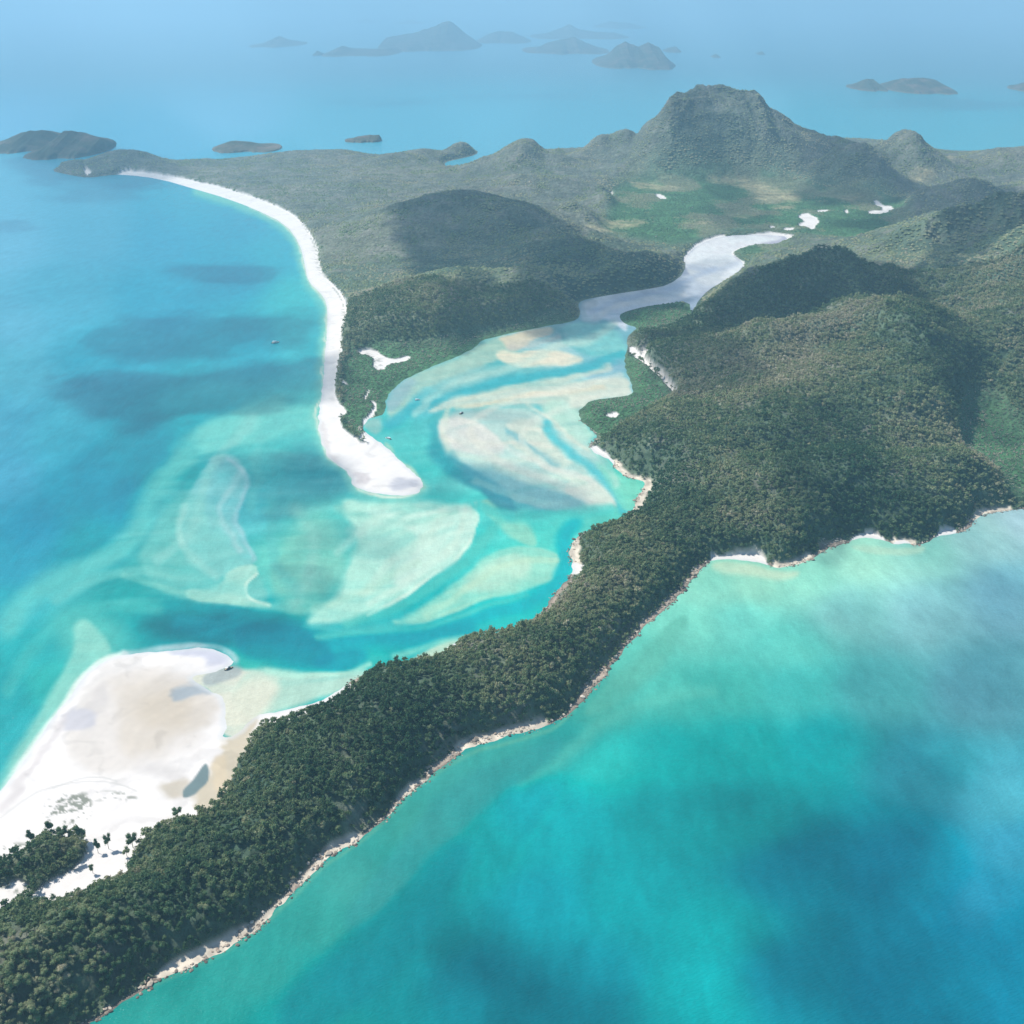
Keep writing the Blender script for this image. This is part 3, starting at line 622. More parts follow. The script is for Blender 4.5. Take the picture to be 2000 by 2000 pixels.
# ------------------------------------------------------------------ the sea
def axis(points):
    out = [points[0][0]]
    for (a, st), (b, _) in zip(points[:-1], points[1:]):
        n = max(1, int(round(abs(b - a) / st))); out += list(a + (b - a) * np.arange(1, n + 1) / n)
    return np.array(out, float)
def grid_faces(nr, nc):
    i = np.arange(nr * nc).reshape(nr, nc)
    return np.stack([i[:-1, :-1], i[1:, :-1], i[1:, 1:], i[:-1, 1:]], -1).reshape(-1, 4)
def build_sea():
    us = axis([(-9000, 900), (-1800, 150), (-300, 12), (-24, 3.5), (1956, 12), (2300, 150), (3800, 900), (11000, 900)])
    vs = axis([(9.5, 1), (30, 3), (300, 4), (420, 3.2), (1956, 12), (2300, 60), (3600, 400), (5000, 400)])
    V, U = np.meshgrid(vs, us, indexing='ij')
    X, Y = chart_to_world(U, V)
    col = sea_colour(U, V)
    alb = np.clip(through_air(col, X, Y) - np.array([0.012, 0.020, 0.055]), 0.001, 0.86)
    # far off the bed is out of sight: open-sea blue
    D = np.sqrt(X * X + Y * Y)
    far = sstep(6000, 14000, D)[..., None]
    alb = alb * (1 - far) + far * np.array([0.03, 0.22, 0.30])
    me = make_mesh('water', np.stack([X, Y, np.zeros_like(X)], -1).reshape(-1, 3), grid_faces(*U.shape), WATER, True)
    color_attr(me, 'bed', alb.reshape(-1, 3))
    o = link('water', me); tag(o, 'turquoise sea with pale sandbars showing through shallow water', 'sea', kind='structure')
build_sea()

# ------------------------------------------------------------------ the island
def ground_colour(x, y, z, d, sandm, flatm, u, v):
    n4 = fbm(x / 14, y / 14, 501, 3); n5 = fbm((x + 0.6 * y) / 60, (y - 0.6 * x) / 22, 503, 4)
    n = fbm(x / 120, y / 120, 101, 4); n2 = fbm(x / 35, y / 35, 103, 3); n3 = fbm(x / 500, y / 500, 107, 3)
    dark = np.array([0.045, 0.085, 0.058]); green = np.array([0.120, 0.165, 0.100]); olive = np.array([0.190, 0.205, 0.135]); grey = np.array([0.21, 0.19, 0.165])
    t = np.clip(n * 1.2 - 0.1, 0, 1)[..., None]
    c = dark * (1 - t) + green * t
    c = c + (olive - c) * (sstep(0.5, 0.7, n3) * 0.8)[..., None]
    c = c + (grey - c) * (sstep(0.52, 0.72, n2 * 0.5 + n * 0.5) * 0.5)[..., None]
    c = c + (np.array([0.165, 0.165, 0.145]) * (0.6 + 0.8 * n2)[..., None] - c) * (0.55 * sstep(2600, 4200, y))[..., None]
    wood = np.ones(np.shape(x))
    c = c + (np.array([0.060, 0.150, 0.062]) * (0.75 + 0.6 * n2)[..., None] - c) * flatm[..., None]
    c = c + (np.array([0.20, 0.20, 0.13]) - c) * (flatm * sstep(3000, 3400, y) * sstep(0.47, 0.6, fbm(x / 170, y / 260, 183, 4)) * 0.8)[..., None]
    gm = zone(x, y, GRASS, 4, 4) * (0.4 + 0.6 * sstep(0.35, 0.6, n2))
    c = c + (np.array([0.34, 0.31, 0.18]) - c) * (gm * 0.8)[..., None]
    # bare rock: the cliffs and the shore
    rock = np.array([0.40, 0.32, 0.25]) * (0.5 + 1.0 * n2)[..., None]
    rw = rock_width(x, y)
    shore = (1 - sstep(rw * 0.7, rw, d)) * sstep(820, 860, v)
    c = c + (rock - c) * shore[..., None]
    dry = (1 - sstep(0, 3.5, d))[..., None] * sstep(700, 900, v)[..., None]
    c = c + (np.array([0.10, 0.10, 0.085]) - c) * dry * 0.7
    shelf = zone(x, y, SHELF, 2.5, 4) * (1 - sstep(11, 17, d)); c = c + (np.array([0.74, 0.65, 0.52]) * (0.45 + 0.9 * fbm(x / 7, y / 9, 145, 4))[..., None] - c) * shelf[..., None]
    wood = wood * (1 - np.maximum(shore, shelf))
    cl = np.zeros(np.shape(x))
    for p, s in (([(1256,172),(1268,166),(1262,190),(1246,206),(1240,200)], 3), ([(832,520),(846,514),(862,560),(850,590),(836,560)], 4)):
        uu, vv = world_to_chart(x, y, z); cl = np.maximum(cl, sstep(-s, s, sdf_box(uu, vv, np.array(p, float), 10)))
    cl = cl * sstep(0.42, 0.58, fbm(x / 25, z / 18, 131, 3))
    c = c + (np.array([0.36, 0.31, 0.27]) - c) * (cl * 0.8)[..., None]
    # sand
    SG = np.array([1.14, 1.20, 1.24])
    white = lin((246, 245, 241)) / SG
    s = white * (0.96 + 0.06 * n2)[..., None]
    def a_(pts, col, soft, k):
        nonlocal s
        g = min(1.0, soft / 8)
        uu = u + ((n - 0.5) * 20 + (n2 - 0.5) * 26 + (n4 - 0.5) * 14) * g; vv = v + ((n3 - 0.5) * 10 + (n5 - 0.5) * 22 + (n4 - 0.5) * 9) * g; soft = soft * (0.35 + 1.1 * n5)
        m = sstep(-1, 1, np.maximum(sdf_box(uu, vv, chaikin(pts, 2), 60), -1e6) / soft) * k
        s = s + (np.array(col) - s) * m[..., None]
    def dsp(*c): return lin(c) / SG
    a_([(130,1330),(200,1270),(260,1262),(340,1268),(400,1290),(420,1340),(400,1390),(340,1430),(270,1460),(190,1470),(120,1440)], dsp(226,222,214), 22, 0.9)
    a_([(215,1300),(270,1280),(340,1282),(380,1300),(404,1335),(400,1370),(370,1385),(330,1400),(290,1425),(250,1430),(215,1400),(235,1350)], dsp(216,209,195), 22, 0.85)
    a_([(262,1345),(300,1310),(350,1312),(372,1335),(350,1370),(310,1378),(275,1372)], dsp(206,196,176), 18, 0.6)
    a_([(160,1330),(200,1290),(215,1310),(190,1350),(160,1370)], dsp(205,203,200), 12, 0.6)
    a_([(105,1370),(125,1335),(150,1338),(175,1350),(185,1378),(150,1384),(120,1380)], dsp(198,200,208), 9, 0.8)
    a_([(20,1490),(60,1430),(100,1370),(125,1345),(120,1375),(80,1430),(40,1500),(0,1540),(-20,1530)], dsp(214,210,208), 9, 0.7)
    a_([(185,1262),(240,1244),(290,1240),(240,1258),(200,1285),(150,1340),(130,1345)], dsp(226,224,218), 8, 0.7)
    a_([(300,1226),(380,1222),(430,1232),(444,1246),(430,1262),(380,1268),(390,1250),(330,1240)], dsp(196,202,220), 8, 0.75)
    a_([(240,1455),(300,1440),(345,1460),(340,1480),(290,1470)], dsp(216,214,210), 12, 0.7)
    a_([(298,1480),(345,1466),(352,1500),(322,1514),(304,1500)], dsp(205,198,180), 8, 0.9)
    a_([(352,1505),(398,1450),(430,1400),(470,1360),(500,1330),(490,1375),(462,1430),(446,1470),(420,1510),(392,1530),(366,1530)], dsp(206,197,172), 8, 0.9)
    a_([(398,1440),(420,1420),(436,1450),(420,1490),(400,1500)], dsp(222,208,178), 7, 0.7)
    a_([(325,1325),(345,1300),(385,1286),(425,1276),(450,1268),(446,1284),(410,1300),(390,1314),(350,1328)], dsp(164,178,186), 8, 0.9)
    a_([(385,1441),(393,1450),(394,1466),(388,1480),(372,1496),(360,1506),(343,1509),(343,1497),(356,1478),(372,1462)], dsp(118,140,142), 2.5, 1.0)
    a_([(740,905),(790,898),(800,915),(780,922),(730,922)], dsp(205,208,216), 6, 0.9)
    a_([(600,800),(612,790),(620,850),(640,880),(670,910),(660,918),(625,880),(606,850)], dsp(222,218,214), 5, 0.8)
    a_([(660,890),(690,892),(700,905),(680,915)], dsp(214,208,208), 5, 0.7)
    # tide lines, drainage threads and drifted ripples
    wx = x + 60 * (fbm(x / 120, y / 120, 161, 3) - 0.5); wy = y + 60 * (fbm(x / 120, y / 120, 163, 3) - 0.5)
    band = fbm((wx * 0.5 + wy * 0.86) / 70, (wy * 0.5 - wx * 0.86) / 9, 165, 4) - 0.5
    thread = sstep(0.93, 0.99, ridged(wx / 55, wy / 38, 167, 3) + 0.12)
    s = s * (1 + 0.16 * band - 0.10 * thread + 0.06 * (fbm(x / 6, y / 6, 169, 3) - 0.5))[..., None]
    # low shrubs and dune grass on the white sand
    sc = sstep(0.50, 0.60, 0.5 * fbm(x / 9, y / 9, 141, 3) + 0.5 * fbm(x / 3.2, y / 3.2, 143, 3))
    for pts, k in (([(80,1520),(110,1500),(160,1495),(175,1510),(172,1550),(120,1560),(85,1550)], 1.0), ([(168,1500),(210,1494),(255,1500),(262,1515),(220,1510),(175,1515)], 0.8), ([(590,448),(602,480),(612,520),(600,520),(592,480)], .7),
                   ([(645,570),(655,590),(650,640),(640,690),(636,690),(644,620)], .6), ([(-60,1600),(20,1590),(170,1600),(170,1640),(0,1700),(-60,1700)], 0.9), ([(680,664),(720,672),(724,700),(700,700)], .6)):
        m = sstep(-5, 5, sdf_box(u, v, chaikin(pts, 1), 20)) * sc * k
        s = s + (np.array([0.16, 0.18, 0.13]) - s) * m[..., None] * 0.85
    # strandlines
    for pts in ([(0,1545),(60,1500),(110,1484),(160,1476),(215,1478),(260,1495)], [(100,1490),(150,1470),(190,1468),(220,1476)]):
        dd = np.abs(sdf_box(u + (n2 - 0.5) * 6, v, chaikin(pts, 2, False), 12, False)); m = (1 - sstep(0.5, 2.5, dd)) * 0.45
        s = s + (np.array([0.45, 0.44, 0.40]) - s) * m[..., None]
    for pts in ([(572,425),(588,450),(598,472),(605,500),(612,522),(630,545),(642,560),(650,580),(652,600),(645,640)],):
        dd = np.abs(sdf_box(u + (n2 - 0.5) * 4, v, chaikin(pts, 2, False), 12, False)); m = (1 - sstep(0.5, 2.5, dd)) * 0.6 * sstep(.4, .55, n2)
        s = s + (np.array([0.22, 0.24, 0.18]) - s) * m[..., None]
    wet = (1 - sstep(1, 9, d))[..., None] * (1 - shore[..., None] * 0)
    s = s + (np.array([0.60, 0.62, 0.61]) - s) * wet * 0.6
    sm = sstep(0.2, 0.8, sandm)[..., None]
    c = c * (1 - sm) + s * sm
    wood = wood * (1 - sm[..., 0])
    return np.clip(c, 0, 1), wood

def build_island():
    us = axis([(-420, 12), (-24, 3.2), (1956, 14), (3300, 14)])
    vs = axis([(246, 0.8), (360, 1.1), (700, 2.6), (1960, 8), (2320, 8)])
    V, U = np.meshgrid(vs, us, indexing='ij')
    X, Y = chart_to_world(U, V)
    d = sdf(X, Y, LAND_W)
    # a ragged natural shore
    d = d + (fbm(X / 22, Y / 22, 61, 4) - 0.5) * 9 * sstep(560, 760, V)
    sandm = zone(X, Y, SAND); flatm = flat_zone(X, Y)
    Z = terrain(X, Y, d, sandm, flatm)
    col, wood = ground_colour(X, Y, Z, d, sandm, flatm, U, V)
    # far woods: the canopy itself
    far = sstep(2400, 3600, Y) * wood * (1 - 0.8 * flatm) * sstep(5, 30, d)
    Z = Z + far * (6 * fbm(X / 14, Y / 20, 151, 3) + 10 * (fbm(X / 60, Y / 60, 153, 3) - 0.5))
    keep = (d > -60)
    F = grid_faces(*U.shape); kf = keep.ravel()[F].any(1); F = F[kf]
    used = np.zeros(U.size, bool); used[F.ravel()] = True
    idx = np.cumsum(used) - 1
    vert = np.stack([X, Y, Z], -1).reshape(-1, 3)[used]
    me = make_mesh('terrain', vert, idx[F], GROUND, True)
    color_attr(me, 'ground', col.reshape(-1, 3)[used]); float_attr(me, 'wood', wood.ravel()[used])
    o = link('terrain', me); tag(o, 'wooded hilly island with a white sand spit, beach and sandbank', 'island', kind='structure')
build_island()


# ------------------------------------------------------------------ trees
rng = np.random.default_rng(7)
def ico(sub):
    import bmesh
    bm = bmesh.new(); bmesh.ops.create_icosphere(bm, subdivisions=sub, radius=1.0)
    v = np.array([q.co[:] for q in bm.verts]); f = np.array([[q.index for q in p.verts] for p in bm.faces]); bm.free(); return v, f
ICO1 = ico(1); ICO2 = ico(2)
OCT = (np.array([(1,0,0),(0,1,0),(-1,0,0),(0,-1,0),(0,0,1),(0,0,-0.4)], float), np.array([(0,1,4),(1,2,4),(2,3,4),(3,0,4),(1,0,5),(2,1,5),(3,2,5),(0,3,5)]))
def crown_template(rg, ncards, lobes, size, core=1, spread=0.62):
    """a crown one metre in radius: leaf clumps over several lobes round a dark core; returns verts, tris, tint"""
    cs = []; rs = []
    for k in range(lobes):
        a = rg.uniform(0, 6.283); r = spread * math.sqrt(rg.uniform(0.02, 1)); cs.append((r * math.cos(a), r * math.sin(a), rg.uniform(-0.25, 0.45) + (0.35 if k == 0 else 0))); rs.append(rg.uniform(0.34, 0.56))
    cs = np.array(cs); rs = np.array(rs)
    V = []; F = []; T = []; n = 0
    for c, r in zip(cs, rs):
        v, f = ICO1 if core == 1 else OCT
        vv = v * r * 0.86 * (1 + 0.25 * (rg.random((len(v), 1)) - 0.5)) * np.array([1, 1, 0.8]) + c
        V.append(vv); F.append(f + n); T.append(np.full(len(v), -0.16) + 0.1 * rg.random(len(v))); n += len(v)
    k = rg.integers(0, lobes, ncards)
    d = rg.normal(size=(ncards, 3)); d[:, 2] = d[:, 2] * 0.9 + 0.25; d /= np.linalg.norm(d, axis=1)[:, None]
    pc = cs[k] + d * rs[k][:, None] * rg.uniform(0.80, 1.12, ncards)[:, None] * np.array([1, 1, 0.85])
    nrm = d + rg.normal(size=(ncards, 3)) * 0.55; nrm /= np.linalg.norm(nrm, axis=1)[:, None]
    t1 = np.cross(nrm, rg.normal(size=(ncards, 3))); t1 /= np.linalg.norm(t1, axis=1)[:, None]; t2 = np.cross(nrm, t1)
    sz = size * rg.uniform(0.6, 1.3, ncards)[:, None]
    tri = np.stack([pc + t1 * sz, pc - 0.5 * t1 * sz + 0.87 * t2 * sz, pc - 0.5 * t1 * sz - 0.87 * t2 * sz], 1)
    V.append(tri.reshape(-1, 3)); F.append(np.arange(ncards * 3).reshape(-1, 3) + n)
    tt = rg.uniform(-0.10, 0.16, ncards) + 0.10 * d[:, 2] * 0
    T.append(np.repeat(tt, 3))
    return np.concatenate(V), np.concatenate(F), np.concatenate(T)

def scatter(y0, y1, step, seed, x_extra=0.12):
    ny = int((y1 - y0) / step)
    out = []
    half = y1 * (0.5 + x_extra) + 120
    nx = int(2 * half / step)
    gy, gx = np.meshgrid(np.arange(ny), np.arange(nx), indexing='ij')
    r = np.random.default_rng(seed)
    x = -half + (gx + 0.5 * (gy % 2) + r.uniform(-0.42, 0.42, gx.shape)) * step; y = y0 + (gy + r.uniform(-0.42, 0.42, gx.shape)) * step
    x = x.ravel(); y = y.ravel()
    m = np.abs(x) < y * (0.5 + x_extra) + 160
    return x[m], y[m], r

def plant(y0, y1, step, seed, minin):
    x, y, r = scatter(y0, y1, step, seed)
    d = sdf(x, y, LAND_W)
    m = d > minin; x, y, d = x[m], y[m], d[m]
    sm = zone(x, y, SAND); fm = flat_zone(x, y); gm = np.maximum(zone(x, y, GRASS, 4, 4), 1.3 * zone(x, y, SHELF, 3, 4) * (1 - sstep(11, 16, d)))
    z = terrain(x, y, d, sm, fm)
    rock = d < rock_width(x, y) - 3
    m = (sm < 0.35) & (r.random(len(x)) > gm) & ~rock
    x, y, z, d, fm = x[m], y[m], z[m], d[m], fm[m]
    # leaf tint varies in patches, partly painting sunlit crowns and dark gaps; greyer westward
    t = 0.46 + 1.15 * (fbm(x / 170, y / 170, 171, 4) - 0.5) + 0.30 * (fbm(x / 25, y / 25, 173, 2) - 0.5) + r.normal(0, 0.085, len(x)) - 0.04
    t = t + 0.12 * sstep(0.5, 0.65, fbm(x / 420, y / 420, 175, 3)) - 0.05
    odd = r.random(len(x)); t = np.where(odd > 0.975, t + 0.3, t)
    if y0 < 1400: t = t + 0.30 * (1 - sstep(10, 75, sdf(x, y, WEST_W, False))) - 0.11
    t = 0.80 * np.clip(t, 0.03, 0.97)
    t = np.where(fm > 0.5, 0.91 + 0.07 * (fbm(x / 60, y / 60, 181, 3) - 0.5) * 2 + r.normal(0, 0.01, len(x)), t)
    t = np.where((fm > 0.5) & (y > 3000) & (fbm(x / 170, y / 260, 183, 4) > 0.49), r.uniform(0.25, 0.5, len(x)), t)
    size = np.clip(np.exp(r.normal(0, 0.24, len(x))), 0.55, 1.8) * (1 - 0.4 * (fm > 0.5))
    size = size * (0.55 + 0.45 * sstep(0, 16, d - rock_width(x, y)))
    gap = (fbm(x / 18, y / 18, 177, 2) < 0.30) & (r.random(len(x)) < 0.5) & (fm < 0.5)
    k = ~gap
    return x[k], y[k], z[k], size[k], np.clip(t, 0.02, 0.99)[k], fm[k], r

def merge(templates, x, y, z, rad, tall, tint, rg):
    """one mesh from many placed copies of crown templates"""
    which = rg.integers(0, len(templates), len(x)); rot = rg.uniform(0, 6.283, len(x))
    VV = []; FF = []; TT = []; n = 0
    for i, (tv, tf, tt) in enumerate(templates):
        m = which == i
        if not m.any(): continue
        c = np.cos(rot[m])[:, None]; s_ = np.sin(rot[m])[:, None]; R = rad[m][:, None]
        vx = (tv[None, :, 0] * c - tv[None, :, 1] * s_) * R + x[m][:, None]; vy = (tv[None, :, 0] * s_ + tv[None, :, 1] * c) * R + y[m][:, None]
        vz = tv[None, :, 2] * R * tall[m][:, None] + z[m][:, None]
        VV.append(np.stack([vx, vy, vz], -1).reshape(-1, 3).astype(np.float32))
        FF.append((tf[None] + (np.arange(m.sum()) * len(tv))[:, None, None] + n).reshape(-1, 3)); n += m.sum() * len(tv)
        TT.append((tint[m][:, None] + tt[None]).ravel().astype(np.float32))
    return np.concatenate(VV), np.concatenate(FF), np.concatenate(TT)

def trunk_mesh(rg, h, r0, lean=0.0):
    V = []; F = []
    def limb(p, q, ra, rb, seg=3, n=6):
        base = len(V); p = np.array(p, float); q = np.array(q, float)
        ax = (q - p) / np.linalg.norm(q - p); a = np.cross(ax, [0.3, 0.9, 0.1]); a /= np.linalg.norm(a); b = np.cross(ax, a)
        for i in range(seg + 1):
            f = i / seg; c = p + (q - p) * f + a * math.sin(f * 3.14) * ra * 0.7; rr = ra + (rb - ra) * f
            for j in range(n): V.append(c + (a * math.cos(6.283 * j / n) + b * math.sin(6.283 * j / n)) * rr)
        for i in range(seg):
            for j in range(n):
                k = base + i * n; F.append((k + j, k + (j + 1) % n, k + n + (j + 1) % n, k + n + j))
    top = (lean * h, 0, h * 0.72)
    limb((0, 0, -1.0), top, r0, r0 * 0.55, 4)
    for k in range(4):
        a = 1.57 * k + rg.uniform(-0.5, 0.5); limb(top if k % 2 else (lean * h * .8, 0, h * 0.58), (top[0] + math.cos(a) * h * 0.26, math.sin(a) * h * 0.26, h * rg.uniform(0.85, 1.0)), r0 * 0.42, r0 * 0.15, 2, 5)
    return np.array(V), np.array(F)

BARK = Mat('tree_bark'); BARK.bsdf(BARK.mix(BARK.noise(BARK.scaled(BARK.pos(), (2, 2, 0.4)), 1.0, 3), (0.10, 0.085, 0.07), (0.30, 0.27, 0.23)), 0.9, 0.2); BARK = BARK.m

def build_forest():
    rg = np.random.default_rng(21)
    near_t = [crown_template(rg, 110, 5, 0.17, 2) for _ in range(10)]
    mid_t = [crown_template(rg, 34, 4, 0.24, 2) for _ in range(10)]
    far_t = [(v * (1 + 0.35 * (rg.random((len(v), 1)) - 0.5)), f, rg.uniform(-0.06, 0.06, len(v))) for v, f in [OCT] * 8]
    # nearest belt
    x, y, z, sz, t, fm, r = plant(430, 1480, 5.5, 1, 3.5)
    R = 3.7 * sz; zc = z + R * np.where(fm > .5, 0.3, 1.15)
    u, v = world_to_chart(x, y, zc)
    inside = (u > 8) & (u < 1924) & (v < 1925)
    order = np.argsort(np.where(inside, np.sqrt(x * x + y * y + (CAM_H - zc) ** 2) - 8 * sz, 1e9))[:270]
    solo = np.zeros(len(x), bool); solo[order] = True
    k = ~solo
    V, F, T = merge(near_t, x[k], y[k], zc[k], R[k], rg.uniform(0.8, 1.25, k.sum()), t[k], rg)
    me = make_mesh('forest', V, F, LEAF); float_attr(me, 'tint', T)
    tag(link('forest', me), 'dense green and grey woodland covering the near ridge and headland', 'forest', kind='stuff')
    x2, y2, z2, s2, t2, f2, r = plant(1480, 2700, 7.0, 2, 4)
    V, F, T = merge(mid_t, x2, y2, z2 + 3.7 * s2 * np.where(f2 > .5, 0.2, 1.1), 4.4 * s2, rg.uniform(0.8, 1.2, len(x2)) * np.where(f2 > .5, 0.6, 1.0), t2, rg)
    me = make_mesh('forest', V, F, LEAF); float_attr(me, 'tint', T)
    tag(link('forest', me), 'woodland on the middle hills around the tidal inlet', 'forest', kind='stuff')
    x3, y3, z3, s3, t3, f3, r = plant(2700, 6600, 12.0, 3, 5)
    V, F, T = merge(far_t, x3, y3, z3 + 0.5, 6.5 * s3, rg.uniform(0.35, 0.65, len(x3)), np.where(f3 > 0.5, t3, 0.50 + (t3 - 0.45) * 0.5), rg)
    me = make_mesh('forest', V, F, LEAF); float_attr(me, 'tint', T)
    tag(link('forest', me), 'distant woodland on the far hills and the flat land behind the beach', 'forest', kind='stuff')
    return x[solo], y[solo], z[solo], sz[solo], t[solo]

TREE_X, TREE_Y, TREE_Z, TREE_S, TREE_T = build_forest()

def tree_kinds():
    rg = np.random.default_rng(33); out = []
    for tint in (0.12, 0.2, 0.27, 0.34, 0.41, 0.48, 0.56, 0.66):
        v, f, t = crown_template(rg, 520, 7, 0.085, 1); R = 3.8
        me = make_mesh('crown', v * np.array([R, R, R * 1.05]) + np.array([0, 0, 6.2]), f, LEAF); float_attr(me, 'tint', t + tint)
        tv, tf = trunk_mesh(rg, 7.5, 0.28); tm = make_mesh('trunk', tv, tf, BARK, True)
        out.append((me, tm, tint))
    return out
KINDS = tree_kinds()
def make_tree(name, kind, loc, scale, rz, label, group, sxy=1.0):
    root = bpy.data.objects.new(name, None); C.objects.link(root); root.location = loc; root.rotation_euler = (0, 0, rz); root.scale = (scale * sxy, scale * sxy, scale)
    root.empty_display_size = 0.5
    tag(root, label, 'tree', group)
    link('crown', kind[0], root); link('trunk', kind[1], root)
    return root
def plant_individuals():
    rg = np.random.default_rng(5)
    for x, y, z, s_, t in zip(TREE_X, TREE_Y, TREE_Z, TREE_S, TREE_T):
        k = min(KINDS, key=lambda q: abs(q[2] - t - rg.normal(0, 0.03)))
        look = 'deep green' if k[2] < 0.23 else 'mid green' if k[2] < 0.36 else 'light green' if k[2] < 0.5 else 'dry olive grey'
        uu, vv = world_to_chart(x, y, z + 6)
        girth = 'broad crowned' if s_ > 1.12 else 'small crowned' if s_ < 0.88 else 'medium sized'
        spot = ('at the left edge of view' if uu < 70 else 'just above the shore boulders' if uu + (1925 - vv) * 0.8 > 190 and uu > 110 else 'in the lower left corner')
        make_tree('forest_tree', k, (x, y, z - 0.6), s_ * 0.98, rg.uniform(0, 6.28), look + ' ' + girth + ' tree in the wood ' + spot, look + ' ' + girth + ' trees ' + spot)
    # the few that stand clear of the woodland, on white sand
    for u, v, k, sc, sxy, lab in [
        (186, 1612, 0, 1.35, 0.62, 'slim dark tree alone on white sand, left one of the tall pair'),
        (206, 1604, 1, 1.55, 0.55, 'slim leaning tree on white sand, right and taller one of the pair'),
        (176, 1650, 2, 1.0, 0.8, 'small bushy tree in the sand gap between stand and main wood'),
        (252, 1602, 1, 1.5, 0.85, 'tall round tree at the sand edge right of the pointed sand gap'),
        (240, 1618, 4, 0.9, 0.9, 'small tree at the very tip of the pointed sand gap'),
        (98, 1580, 0, 1.5, 0.8, 'tallest tree on top of the dark stand beside the sandbank'),
        (156, 1592, 0, 1.4, 1.0, 'broad tree at the right end of the dark stand by the sand'),
        (122, 1590, 1, 1.3, 1.0, 'round dark tree between the two tallest of the stand by the sand'),
        (62, 1598, 0, 1.25, 0.9, 'dark tree at the left shoulder of the stand by the sand'),
        (336, 1542, 1, 0.9, 1.3, 'low spreading tree leaning over the sand by the grey pool'),
        (418, 1502, 0, 0.8, 0.6, 'thin small tree at the sand edge just below the cream flats')]:
        x, y = chart_to_world(u, v); x = float(x); y = float(y); z = float(terrain(np.array([x]), np.array([y]))[0])
        make_tree('lone_tree', KINDS[k], (x, y, z - 0.4), sc * 1.15, rg.uniform(0, 6.28), lab, None, sxy)
plant_individuals()

# ------------------------------------------------------------------ other islands, each a body of its own
def island_material():
    M = Mat('distant_island'); p = M.pos(); sep = M.n('ShaderNodeSeparateXYZ'); M.l(p, sep.inputs[0])
    n = M.noise(M.scaled(p, (0.006, 0.006, 0.012)), 1.0, 6, 0.65)
    c = M.ramp(n, [(0.25, (0.035, 0.055, 0.035)), (0.48, (0.075, 0.085, 0.055)), (0.62, (0.15, 0.12, 0.09)), (0.8, (0.26, 0.20, 0.16))])
    low = M.maprange(M.math('ADD', sep.outputs[2], M.math('MULTIPLY', n, 14.0)), 8.0, 20.0, 1.0, 0.0)
    c = M.mix(M.math('MULTIPLY', low, 0.35, True), c, (0.28, 0.23, 0.18))
    M.bsdf(c, 0.95, 0.1, M.bump(n, 0.8, 25.0)); return M.m
ISLE = island_material()
def island(sil, vbase, depth, label, seed, name='island'):
    """sil: (u, row of the skyline) from left to right; vbase: row of the near shore; depth in metres"""
    _, yf = chart_to_world(966, vbase); yc = yf + depth * 0.5
    b = -(np.array([q[1] for q in sil], float) - CHART / 2) / FOC
    xs = np.array([(q[0] - CHART / 2) / FOC for q in sil]) * math.hypot(yc, CAM_H) * math.cos(math.atan2(CAM_H, yc) - PITCH)
    hs = np.maximum(CAM_H + yc * (-sp + b * cp) / (cp + b * sp), 0.0)
    x0, x1 = xs[0], xs[-1]; w = x1 - x0
    NX, NY = 150, 60
    gx = np.linspace(-0.06, 1.06, NX); gy = np.linspace(-0.12, 1.12, NY)
    GY, GX = np.meshgrid(gy, gx, indexing='ij')
    X = x0 + GX * w; Y = yf + GY * depth
    hx = np.interp(X, xs, hs)
    half = 0.5 * np.sqrt(np.clip(1 - (2 * np.clip(GX, 0, 1) - 1) ** 4, 0, 1)) * (0.75 + 0.5 * fbm(X / (w * 0.18), X * 0 + seed, seed, 3)) + 0.02
    mid = 0.5 + 0.22 * (fbm(X / (w * 0.3), X * 0, seed + 9, 3) - 0.5)
    r = np.abs(GY - mid) / np.maximum(half, 1e-3)
    prof = np.clip(1 - r, -0.5, 1); prof = np.where(prof > 0, prof ** 0.8, prof)
    rg = ridged(X / (w * 0.16) + 3 * seed, Y / (depth * 0.35), seed, 4)
    Z = hx * prof * (1 + (rg - 0.75) * 0.5 * (1 - np.clip(prof, 0, 1) * 0.7)) + np.where(prof > 0, 6 * sstep(0, 0.1, prof), 30 * prof)
    edge = np.minimum(GX, 1 - GX); Z = np.where(edge < 0, Z * 0 + edge * 300 - 1, Z)
    Z = np.clip(Z, -6, None)
    F = grid_faces(NY, NX); F = F[(Z.ravel()[F] > -5.9).any(1)]
    cx, cy_ = x0 + w / 2, yc
    me = make_mesh(name, np.stack([X - cx, Y - cy_, Z], -1).reshape(-1, 3), F, ISLE, True)
    o = link(name, me); o.location = (cx, cy_, 0); tag(o, label, 'island', kind='structure'); return o
island([(716,82),(726,72),(760,66),(790,60),(815,50),(835,42),(848,39),(862,48),(880,64),(896,76),(908,84)], 97, 4200, 'largest far island, hazy blue with a broad peak', 3)
island([(620,106),(632,94),(650,86),(668,94),(690,96),(715,94),(735,92),(752,98),(756,104)], 107, 2600, 'low far island just left of the largest peaked one', 5)
island([(482,88),(500,82),(515,74),(530,68),(545,74),(560,80),(572,88)], 89, 2200, 'small lone far island left of all the other far ones', 7)
island([(900,82),(918,66),(940,58),(965,60),(985,68),(1002,78)], 82, 3000, 'rounded far island right behind the largest peaked one', 9)
island([(1000,76),(1030,64),(1055,54),(1075,46),(1095,56),(1125,60),(1160,62),(1184,70)], 74, 3600, 'farthest long island with a small central peak', 11)
island([(985,98),(1010,96),(1030,82),(1060,74),(1085,70),(1105,80),(1130,90),(1146,98)], 102, 2800, 'dome shaped far island left of the twin peaked rocky one', 13)
island([(1120,128),(1132,112),(1150,104),(1165,88),(1180,77),(1196,86),(1206,90),(1222,80),(1240,88),(1256,108),(1270,126)], 131, 2400, 'steep twin peaked far island with pale rock faces', 15)
